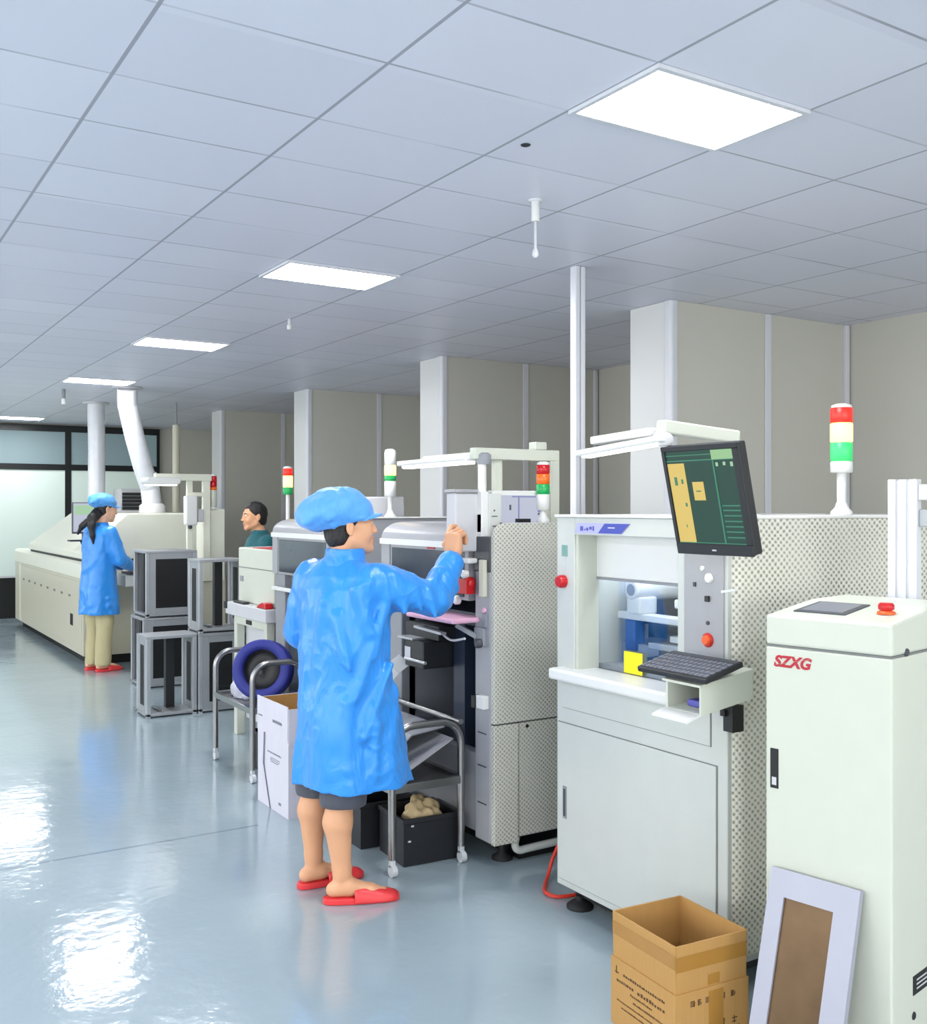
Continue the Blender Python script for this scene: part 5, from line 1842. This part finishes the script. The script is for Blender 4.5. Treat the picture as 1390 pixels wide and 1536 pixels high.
def leg_and_foot(f, hip, knee, ankle, toe, rs, s=1.0):
    f.chain((hip, knee), (rs[0], rs[1]), 0.02)
    k, a = np.array(knee), np.array(ankle)
    calf = k + (a - k) * 0.30
    fd = np.array(toe) - a
    fd[2] = 0
    fd /= np.linalg.norm(fd)
    f.caps(knee, calf - fd * 0.014, rs[1], rs[2], 0.02)
    f.caps(calf - fd * 0.014, a + np.array((0, 0, 0.04)), rs[2], rs[3], 0.02)
    f.caps(a + np.array((0, 0, 0.05)), a, rs[3], rs[3] * 0.95, 0.02)
    g = np.array((a[0], a[1], 0.0))
    f.caps(g + fd * -0.035 + np.array((0, 0, 0.055)), g + fd * 0.03 + np.array((0, 0, 0.06)), 0.031, 0.036, 0.02)
    f.caps(g + fd * 0.03 + np.array((0, 0, 0.066)), g + fd * 0.12 + np.array((0, 0, 0.046)), 0.032, 0.022, 0.02, flat=(np.cross(fd, (0, 0, 1)), 1.25))
    f.caps(g + fd * 0.12 + np.array((0, 0, 0.045)), g + fd * 0.175 + np.array((0, 0, 0.037)), 0.021, 0.014, 0.02, flat=(np.cross(fd, (0, 0, 1)), 1.6))


# ---------------------------------------------------- the man in the blue coat (world coordinates, faces +x)
HC = (1.912, 3.95, 1.552)
hf, HL, HA = head_field(HC, -15, 2, 0.003, 1.0, (1.885, 3.95, 1.36))
body = [hf]
bf = Field((1.55, 3.55, 0.75), (2.25, 4.40, 1.42), 0.007)
bf.loft([(0.78, 1.86, 3.94, 0.11, 0.16, 8), (0.95, 1.87, 3.94, 0.115, 0.155, 12), (1.10, 1.875, 3.945, 0.10, 0.145, 16), (1.28, 1.88, 3.95, 0.11, 0.17, 20), (1.38, 1.885, 3.95, 0.06, 0.09, 20)], 0.02)
SR, SL = (1.945, 3.785, 1.335), (1.815, 4.125, 1.335)
ER, WR = (2.225, 3.775, 1.235), (2.372, 3.862, 1.405)
EL, WL = (1.785, 4.185, 1.085), (1.98, 4.16, 1.01)
bf.chain((SR, ER, WR), (0.048, 0.040, 0.030), 0.02)
bf.chain((SL, EL, WL), (0.048, 0.040, 0.030), 0.02)
body.append(bf)
lf = Field((1.62, 3.68, 0.0), (2.12, 4.22, 0.92), 0.005)
leg_and_foot(lf, (1.87, 3.87, 0.85), (1.815, 3.835, 0.44), (1.822, 3.838, 0.085), (2.04, 3.755, 0), (0.080, 0.056, 0.059, 0.036))
leg_and_foot(lf, (1.86, 4.02, 0.85), (1.80, 4.055, 0.44), (1.797, 4.068, 0.085), (2.03, 4.075, 0), (0.080, 0.056, 0.059, 0.036))
body.append(lf)
WRH = tuple(np.array(WR) + (np.array(WR) - np.array(ER)) * 0.04)
body.append(hand_field(WRH, (0.05, 0.04, 1.0), (0.90, 0.42, -0.15), 1,
                       ((42, 82, 112), (66, 128, 168), (72, 136, 176), (76, 140, 178)), 0.0025, 1.2, 0.7, 3))
body.append(hand_field(WL, (0.95, -0.1, -0.25), (0.2, -0.9, -0.3), -1,
                       ((25, 45, 60), (30, 52, 70), (32, 56, 74), (36, 60, 80)), 0.003, 1.0, 0.5, 4))
man = field_mesh('person', body, [M['skin'], M['lips']], None, lips_slot(HL, HA))
tag(man, 'person in a blue coat, blue cap and red slippers reaching up to the grey machine', 'person')
eyes(man, HL, HA)
field_mesh('hair', [hair_field(HC, -15, 2, 0.003)], [M['hair']], man)

# coat
cf = Field((1.50, 3.45, 0.42), (2.50, 4.45, 1.50), 0.005)
rng = random.Random(2)


def man_wr(th, z, P):
    low = np.clip((1.0 - z) / 0.5, 0, 1)
    return 0.008 * low * np.sin(5 * th + 1.0 + 1.3 * z) + 0.005 * low * np.sin(9 * th + 2.2) + 0.003 * np.sin(3 * th + 14 * z)


rows = [(0.46, 1.930, 3.935, 0.250, 0.232, 6), (0.58, 1.918, 3.935, 0.232, 0.224, 7), (0.72, 1.905, 3.938, 0.208, 0.214, 8), (0.90, 1.890, 3.94, 0.178, 0.203, 12),
        (1.05, 1.882, 3.943, 0.160, 0.205, 15), (1.20, 1.880, 3.948, 0.150, 0.210, 18), (1.29, 1.880, 3.950, 0.138, 0.212, 20),
        (1.345, 1.880, 3.952, 0.115, 0.192, 20), (1.385, 1.882, 3.952, 0.086, 0.135, 20), (1.415, 1.885, 3.952, 0.066, 0.088, 18)]
cf.loft(rows, 0.0, 0.475, 1.412, man_wr)
for (S_, E_, W_, rs) in ((SR, ER, WR, (0.080, 0.070, 0.055)), (SL, EL, WL, (0.078, 0.068, 0.054))):
    S_, E_, W_ = map(np.array, (S_, E_, W_))
    mid = (S_ + E_) / 2
    cf.caps(S_ + (0, 0, -0.012), mid - (0, 0, 0.008), rs[0], rs[0] * 0.95, 0.05)
    cf.caps(mid - (0, 0, 0.008), E_, rs[0] * 0.95, rs[1], 0.02)
    cf.caps(E_, W_ - (W_ - E_) * 0.12, rs[1], rs[2], 0.012)
    # hollow cuff
    dv = (W_ - E_) / np.linalg.norm(W_ - E_)
    cf.caps(W_ - dv * 0.075, W_ + dv * 0.09, rs[2] - 0.012, rs[2] - 0.008, 0.004, 'cut')
    # bunched cloth at the elbow
    for q in range(4):
        c_ = E_ + (W_ - E_) * (0.06 + 0.13 * q) + np.array((0, 0, 0.004))
        t1 = np.cross(dv, (0.2, 0.9, 0.3))
        t1 /= np.linalg.norm(t1)
        t2 = np.cross(dv, t1)
        for sg in (-1, 1):
            cf.caps(c_ + t1 * rs[1] * 0.82 * sg + t2 * 0.030, c_ + t1 * rs[1] * 0.45 * sg - t2 * rs[1] * 0.75 + dv * 0.02, 0.013, 0.011, 0.022)
# upper-arm and back folds
for (a_, b_, r_) in (((2.00, 3.735, 1.34), (2.05, 3.715, 1.20), 0.012), ((1.97, 3.725, 1.26), (1.92, 3.725, 1.02), 0.012), ((1.96, 3.735, 1.20), (1.83, 3.728, 0.86), 0.011),
                     ((1.84, 3.755, 1.30), (1.90, 3.725, 1.12), 0.010), ((1.78, 3.80, 1.18), (1.80, 3.735, 0.98), 0.010), ((2.00, 3.74, 0.98), (1.86, 3.71, 0.70), 0.013),
                     ((2.05, 3.80, 0.86), (1.98, 3.73, 0.58), 0.012), ((1.80, 3.745, 0.84), (1.79, 3.735, 0.58), 0.012), ((2.10, 3.72, 1.29), (2.13, 3.70, 1.18), 0.010),
                     ((2.16, 3.725, 1.28), (2.19, 3.70, 1.17), 0.010), ((1.745, 3.86, 1.25), (1.735, 3.90, 0.95), 0.010), ((1.92, 3.712, 0.74), (1.90, 3.705, 0.55), 0.011)):
    cf.caps(a_, b_, r_ * 0.8, r_ * 0.5, 0.045)
# hollow below the waist
inner = [(z, x, y, a - 0.028, b - 0.028, w) for (z, x, y, a, b, w) in rows if z < 0.9]
cf.loft(inner, 0.004, 0.40, 0.80, man_wr, None, 'cut')
cf.noise(0.004, 9, 5, (1.2, 1.2, 0.35))
cf.noise(0.003, 24, 9, (1, 1, 0.6))
cf.ridges(0.006, 6, 33, (1.2, 1.2, 0.40))
cf.ridges(0.003, 14, 37, (1, 1, 0.8))
coat = field_mesh('coat', [cf], [M['coat']], man)
clf = Field((1.78, 3.83, 1.37), (2.02, 4.08, 1.50), 0.004)
clf.loft([(1.385, 1.885, 3.951, 0.080, 0.092, 15), (1.43, 1.890, 3.951, 0.070, 0.078, 10), (1.462, 1.888, 3.951, 0.067, 0.074, 8)], 0.0, 1.385, 1.458, None, 0.0065)
clf.noise(0.002, 20, 4)
field_mesh('collar', [clf], [M['coat']], coat)

# shorts
sf = Field((1.62, 3.65, 0.36), (2.08, 4.25, 0.92), 0.005)
sf.loft([(0.70, 1.87, 3.945, 0.135, 0.185, 6), (0.88, 1.87, 3.945, 0.13, 0.175, 8)], 0.0)
for (hip, knee) in (((1.885, 3.872, 0.80), (1.828, 3.840, 0.43)), ((1.86, 4.02, 0.80), (1.808, 4.05, 0.44))):
    sf.caps(hip, knee, 0.098, 0.098, 0.03)
def cutbelow(P):
    return P[..., 2] - 0.402
sf.put((1.5, 3.5, 0.3), (2.2, 4.4, 0.42), cutbelow, 0.0, 'cut')
for (hip, knee) in (((1.885, 3.872, 0.80), (1.828, 3.840, 0.38)), ((1.86, 4.02, 0.80), (1.815, 4.05, 0.38))):
    sf.caps((knee[0], knee[1], 0.55), knee, 0.082, 0.083, 0.0, 'cut')
sf.noise(0.003, 14, 7)
field_mesh('shorts', [sf], [M['shorts']], man)

# cap: full crown, band and short peak
def cap_fields(L, A, s, res, back=0.0, peak=True):
    c = L((-0.06 * s, 0, 0.08 * s))
    f = Field(np.array(c) - 0.27 * s, np.array(c) + 0.27 * s, res)
    t = math.radians(-14)
    T = A @ np.array(((math.cos(t), 0, -math.sin(t)), (0, 1, 0), (math.sin(t), 0, math.cos(t))))
    T = A @ np.array(((math.cos(t), 0, math.sin(t)), (0, 1, 0), (-math.sin(t), 0, math.cos(t))))
    f.ell(L((-0.070 * s, 0, 0.076 * s)), (0.150 * s, 0.116 * s, 0.088 * s), T, 0.0)
    f.ell(L((-0.118 * s - back, 0, 0.070 * s)), (0.105 * s, 0.098 * s, 0.062 * s), T, 0.04 * s)
    f.ell(L((-0.035 * s, 0, 0.058 * s)), (0.132 * s, 0.102 * s, 0.055 * s), T, 0.02 * s)
    f.ell(L((-0.008 * s, 0, 0.048 * s)), (0.112 * s, 0.095 * s, 0.062 * s), A, 0.02 * s)
    # opening for the head
    f.ell(L((-0.020 * s, 0, -0.010 * s)), (0.112 * s, 0.084 * s, 0.095 * s), A, 0.006 * s, 'cut')
    n = (A @ np.array((-math.sin(math.radians(16)), 0, math.cos(math.radians(16))))).astype(np.float32)
    n = (A @ np.array((-0.30, 0, 0.954))).astype(np.float32)
    p0 = np.array(L((0.08 * s, 0, 0.042 * s)), np.float32)

    def under(P):
        return (P - p0) @ n
    f.put(np.array(c) - 0.3 * s, np.array(c) + 0.3 * s, under, 0.008 * s, 'cut')
    # gathered folds
    for (a, b, r) in (((-0.03, 0.02, 0.160), (-0.17, 0.05, 0.100), 0.012), ((-0.02, -0.03, 0.158), (-0.15, -0.09, 0.085), 0.012), ((-0.10, -0.10, 0.10), (-0.20, -0.07, 0.03), 0.014),
                      ((-0.02, -0.095, 0.10), (-0.11, -0.105, 0.045), 0.010), ((0.02, 0.0, 0.152), (0.05, -0.06, 0.09), 0.009), ((-0.10, -0.02, 0.158), (-0.21, -0.01, 0.09), 0.012),
                      ((-0.06, -0.085, 0.125), (-0.16, -0.10, 0.06), 0.009)):
        f.caps(L((a[0] * s, a[1] * s, (a[2] - 0.012) * s)), L((b[0] * s, b[1] * s, (b[2] - 0.006) * s)), r * s, r * 0.7 * s, 0.028 * s)
    f.noise(0.004 * s, 22, 11)
    f.ridges(0.005 * s, 14, 5)
    return f


def peak_mesh(L, s, parent):
    vs, fs = [], []
    NU, NV = 7, 17
    for sh in (0, 1):
        for i in range(NU):
            for j in range(NV):
                b = math.radians(-78 + 156 * j / (NV - 1))
                e = math.cos(b) ** 0.6 if abs(b) < 1.5 else 0
                r = i / (NU - 1)
                x = (0.082 * math.cos(b) + 0.004) + r * 0.058 * e
                y = 0.088 * math.sin(b) * (1 - 0.10 * r)
                z = 0.050 + 0.024 * (math.cos(b) - 1) - 0.012 * r * r + 0.012 * r - (0.004 if sh else 0) - 0.010 * (y / 0.09) ** 2 * r
                vs.append(tuple(L((x * s, y * s, z * s))))
    for sh in (0, 1):
        o0 = sh * NU * NV
        for i in range(NU - 1):
            for j in range(NV - 1):
                q = (o0 + i * NV + j, o0 + (i + 1) * NV + j, o0 + (i + 1) * NV + j + 1, o0 + i * NV + j + 1)
                fs.append(q if sh == 0 else q[::-1])
    for j in range(NV - 1):
        i = NU - 1
        fs.append((i * NV + j, NU * NV + i * NV + j, NU * NV + i * NV + j + 1, i * NV + j + 1))
    return MB().add(vs, fs, True).build('peak', M['cap'], parent)


cap = field_mesh('cap', [cap_fields(HL, HA, 1.0, 0.0035)], [M['cap']], man)
peak_mesh(HL, 1.0, cap)
slipper(man, (1.748, 3.865), (2.045, 3.752))
slipper(man, (1.722, 4.066), (2.035, 4.078))

# ---------------------------------------------------- the woman at the oven
W0 = np.array((2.36, 10.62))
K = 1.05


def w(x, y, z):          # her own frame: faces +x, scaled, then placed
    p = rotz((x * K, y * K, z * K), 18)
    return (W0[0] + p[0], W0[1] + p[1], p[2])


WH = w(0.075, 0, 1.545)
hf, WLc, WA = head_field(WH, 8, -12, 0.005, 1.03, w(0.02, 0, 1.36))
body = [hf]
lo, hi = np.array((W0[0] - 0.45, W0[1] - 0.45)), np.array((W0[0] + 0.55, W0[1] + 0.5))
bf = Field((*lo, 0.0), (*hi, 1.50), 0.009)
bf.loft([(z * K, *w(x, 0, 0)[:2], a, b, 18) for (z, x, a, b) in ((0.80, 0, 0.10, 0.15), (0.95, 0, 0.10, 0.14), (1.10, 0.005, 0.09, 0.125), (1.28, 0.01, 0.10, 0.15), (1.38, 0.02, 0.05, 0.07))], 0.02)
wSR, wSL = w(0.015, -0.165, 1.315), w(0.015, 0.165, 1.315)
wER, wWR = w(0.10, -0.215, 1.055), w(0.285, -0.10, 0.985)
wEL, wWL = w(0.10, 0.215, 1.055), w(0.30, 0.10, 0.985)
for (a, b, c) in ((wSR, wER, wWR), (wSL, wEL, wWL)):
    bf.chain((a, b, c), (0.042, 0.036, 0.027), 0.02)
leg_and_foot(bf, w(0.0, -0.08, 0.85), w(0.01, -0.085, 0.46), w(-0.02, -0.09, 0.085), w(0.2, -0.10, 0), (0.075, 0.052, 0.052, 0.034))
leg_and_foot(bf, w(0.0, 0.08, 0.85), w(0.01, 0.085, 0.46), w(-0.03, 0.09, 0.085), w(0.2, 0.10, 0), (0.075, 0.052, 0.052, 0.034))
body.append(bf)
dv = np.array(wWR) - np.array(wER)
body.append(hand_field(wWR, dv, (0.2, 0.5, -0.8), 1, ((20, 40, 55), (26, 46, 62), (28, 50, 66), (32, 56, 72)), 0.004, 0.97, 0.5, 4))
dv = np.array(wWL) - np.array(wEL)
body.append(hand_field(wWL, dv, (0.2, -0.5, -0.8), -1, ((20, 40, 55), (26, 46, 62), (28, 50, 66), (32, 56, 72)), 0.004, 0.97, 0.5, 4))
wom = field_mesh('person', body, [M['skin_pale'], M['lips']], None, lips_slot(WLc, WA, 1.03))
tag(wom, 'person with black ponytail in blue coat and khaki trousers at the oven', 'person')
eyes(wom, WLc, WA, 1.03)
hh = hair_field(WH, 8, -12, 0.005, 1.03)
field_mesh('hair', [hh], [M['hair']], wom)
pt = Field((W0[0] - 0.35, W0[1] - 0.35, 1.15), (W0[0] + 0.25, W0[1] + 0.3, 1.72), 0.006)
pt.chain((w(-0.02, -0.01, 1.50), w(-0.085, -0.03, 1.46), w(-0.115, -0.06, 1.38), w(-0.115, -0.085, 1.29), w(-0.11, -0.095, 1.22)), (0.055, 0.045, 0.035, 0.026, 0.012), 0.02)
pt.chain((w(-0.06, 0.0, 1.46), w(-0.145, 0.05, 1.38), w(-0.165, 0.09, 1.31)), (0.04, 0.03, 0.014), 0.02)
pt.noise(0.006, 40, 2, (1, 1, 0.25))
field_mesh('ponytail', [pt], [M['hair']], wom)
cf = Field((*lo, 0.5), (*hi, 1.56), 0.007)


def wom_wr(th, z, P):
    low = np.clip((1.15 - z) / 0.6, 0, 1)
    return 0.007 * low * np.sin(5 * th + 0.5) + 0.004 * low * np.sin(9 * th + 1.2)


rows = [(z * K, *w(x, 0, 0)[:2], a * K, b * K, 18) for (z, x, a, b) in ((0.53, -0.005, 0.165, 0.205), (0.75, -0.005, 0.155, 0.195), (0.95, 0.0, 0.140, 0.180), (1.10, 0.003, 0.132, 0.172),
        (1.22, 0.005, 0.130, 0.182), (1.30, 0.008, 0.118, 0.178), (1.35, 0.012, 0.095, 0.145), (1.385, 0.018, 0.065, 0.085), (1.42, 0.022, 0.055, 0.062))]
cf.loft(rows, 0.0, 0.548 * K, 1.415 * K, wom_wr)
for (S_, E_, W_) in ((wSR, wER, wWR), (wSL, wEL, wWL)):
    S_, E_, W_ = map(np.array, (S_, E_, W_))
    cf.caps(S_, E_, 0.074, 0.066, 0.04)
    cf.caps(E_, W_, 0.066, 0.050, 0.015)
    dv = (W_ - E_) / np.linalg.norm(W_ - E_)
    cf.caps(W_ - dv * 0.05, W_ + dv * 0.08, 0.036, 0.04, 0.004, 'cut')
    for q in range(3):
        cc = E_ + (W_ - E_) * (0.1 + 0.2 * q)
        cf.caps(cc + (0, -0.03, 0.05), cc + (0.02, 0.03, -0.05), 0.016, 0.012, 0.02)
# patch pocket
cf.caps(w(-0.02, -0.185, 0.70), w(0.085, -0.160, 0.70), 0.022, 0.022, 0.015)
cf.caps(w(-0.01, -0.190, 0.63), w(0.075, -0.165, 0.63), 0.030, 0.026, 0.02)
inner = [(z, x, y, a - 0.03, b - 0.03, q) for (z, x, y, a, b, q) in rows if z < 0.95]
cf.loft(inner, 0.004, 0.5, 0.85, wom_wr, None, 'cut')
cf.noise(0.006, 9, 15, (1.2, 1.2, 0.5))
cf.noise(0.003, 24, 19)
cf.ridges(0.007, 8, 43, (1.1, 1.1, 0.55))
field_mesh('coat', [cf], [M['coat']], wom)
tf = Field((*lo, 0.03), (*hi, 0.95), 0.007)
for sg in (-1, 1):
    tf.caps(w(0.0, 0.078 * sg, 0.86), w(0.01, 0.085 * sg, 0.46), 0.098, 0.085, 0.03)
    tf.caps(w(0.01, 0.085 * sg, 0.46), w(-0.015, 0.09 * sg, 0.085), 0.085, 0.076, 0.02)
tf.put((lo[0], lo[1], 0), (hi[0], hi[1], 0.07), lambda P: P[..., 2] - 0.062, 0.0, 'cut')
tf.noise(0.008, 11, 21, (1, 1, 0.7))
field_mesh('trousers', [tf], [M['khaki']], wom)
wc = field_mesh('cap', [cap_fields(WLc, WA, 0.90, 0.006, -0.04)], [M['cap']], wom)
peak_mesh(WLc, 1.0, wc)
slipper(wom, w(-0.085, -0.085, 0)[:2], w(0.185, -0.10, 0)[:2], 0, 0.1)
slipper(wom, w(-0.095, 0.085, 0)[:2], w(0.175, 0.10, 0)[:2], 0, 0.1)

# ---------------------------------------------------- the person in teal behind the cream bench machine (faces -x)
T0 = np.array((3.30, 8.62))


def p3(x, y, z):
    q = rotz((x, y, z), 178)
    return (T0[0] + q[0], T0[1] + q[1], z)


TH = p3(0.06, 0, 1.555)
hf, TL, TA = head_field(TH, 176, -4, 0.005, 1.0, p3(0.01, 0, 1.37))
body = [hf]
bf = Field((T0[0] - 0.5, T0[1] - 0.4, 0), (T0[0] + 0.4, T0[1] + 0.4, 1.46), 0.009)
bf.loft([(z, *p3(x, 0, 0)[:2], a, b, 178) for (z, x, a, b) in ((0.80, 0, 0.11, 0.16), (0.95, 0, 0.11, 0.155), (1.10, 0, 0.10, 0.145), (1.28, 0, 0.11, 0.17), (1.40, 0.01, 0.06, 0.08))], 0.02)
for sg in (-1, 1):
    bf.chain((p3(0, 0.18 * sg, 1.34), p3(0.0, 0.22 * sg, 1.08), p3(0.05, 0.21 * sg, 0.84)), (0.048, 0.040, 0.030), 0.02)
    leg_and_foot(bf, p3(0, 0.085 * sg, 0.85), p3(0.01, 0.09 * sg, 0.46), p3(-0.02, 0.09 * sg, 0.085), p3(0.2, 0.1 * sg, 0), (0.08, 0.056, 0.056, 0.036))
    a, b = np.array(p3(0.0, 0.22 * sg, 1.08)), np.array(p3(0.05, 0.21 * sg, 0.84))
    body.append(hand_field(b, b - a, (0, sg * 0.9, -0.1), -sg, ((20, 40, 55), (26, 46, 62), (28, 50, 66), (32, 56, 72)), 0.005, 1.0, 0.5, 4))
body.append(bf)
tp_ = field_mesh('person', body, [M['skin'], M['lips']], None, lips_slot(TL, TA))
tag(tp_, 'person with short black hair in teal shirt standing behind the cream bench machine', 'person')
eyes(tp_, TL, TA)
field_mesh('hair', [hair_field(TH, 176, -4, 0.005, 1.0)], [M['hair']], tp_)
cf = Field((T0[0] - 0.5, T0[1] - 0.42, 0.7), (T0[0] + 0.4, T0[1] + 0.42, 1.5), 0.008)
cf.loft([(z, *p3(x, 0, 0)[:2], a, b, 178) for (z, x, a, b) in ((0.76, 0, 0.15, 0.2), (0.95, 0, 0.145, 0.19), (1.15, 0, 0.135, 0.185), (1.29, 0, 0.13, 0.195), (1.35, 0, 0.105, 0.17), (1.40, 0.008, 0.075, 0.095), (1.44, 0.012, 0.066, 0.07))], 0.0, 0.765, 1.435)
for sg in (-1, 1):
    cf.caps(p3(0, 0.185 * sg, 1.325), p3(0.025, 0.215 * sg, 1.10), 0.072, 0.066, 0.04)
cf.noise(0.006, 10, 31)
field_mesh('shirt', [cf], [M['teal']], tp_)
tf = Field((T0[0] - 0.4, T0[1] - 0.3, 0.03), (T0[0] + 0.3, T0[1] + 0.3, 0.92), 0.01)
for sg in (-1, 1):
    tf.caps(p3(0, 0.08 * sg, 0.84), p3(0.01, 0.09 * sg, 0.46), 0.10, 0.08, 0.03)
    tf.caps(p3(0.01, 0.09 * sg, 0.46), p3(-0.015, 0.09 * sg, 0.10), 0.08, 0.07, 0.02)
field_mesh('trousers', [tf], [M['shorts']], tp_)
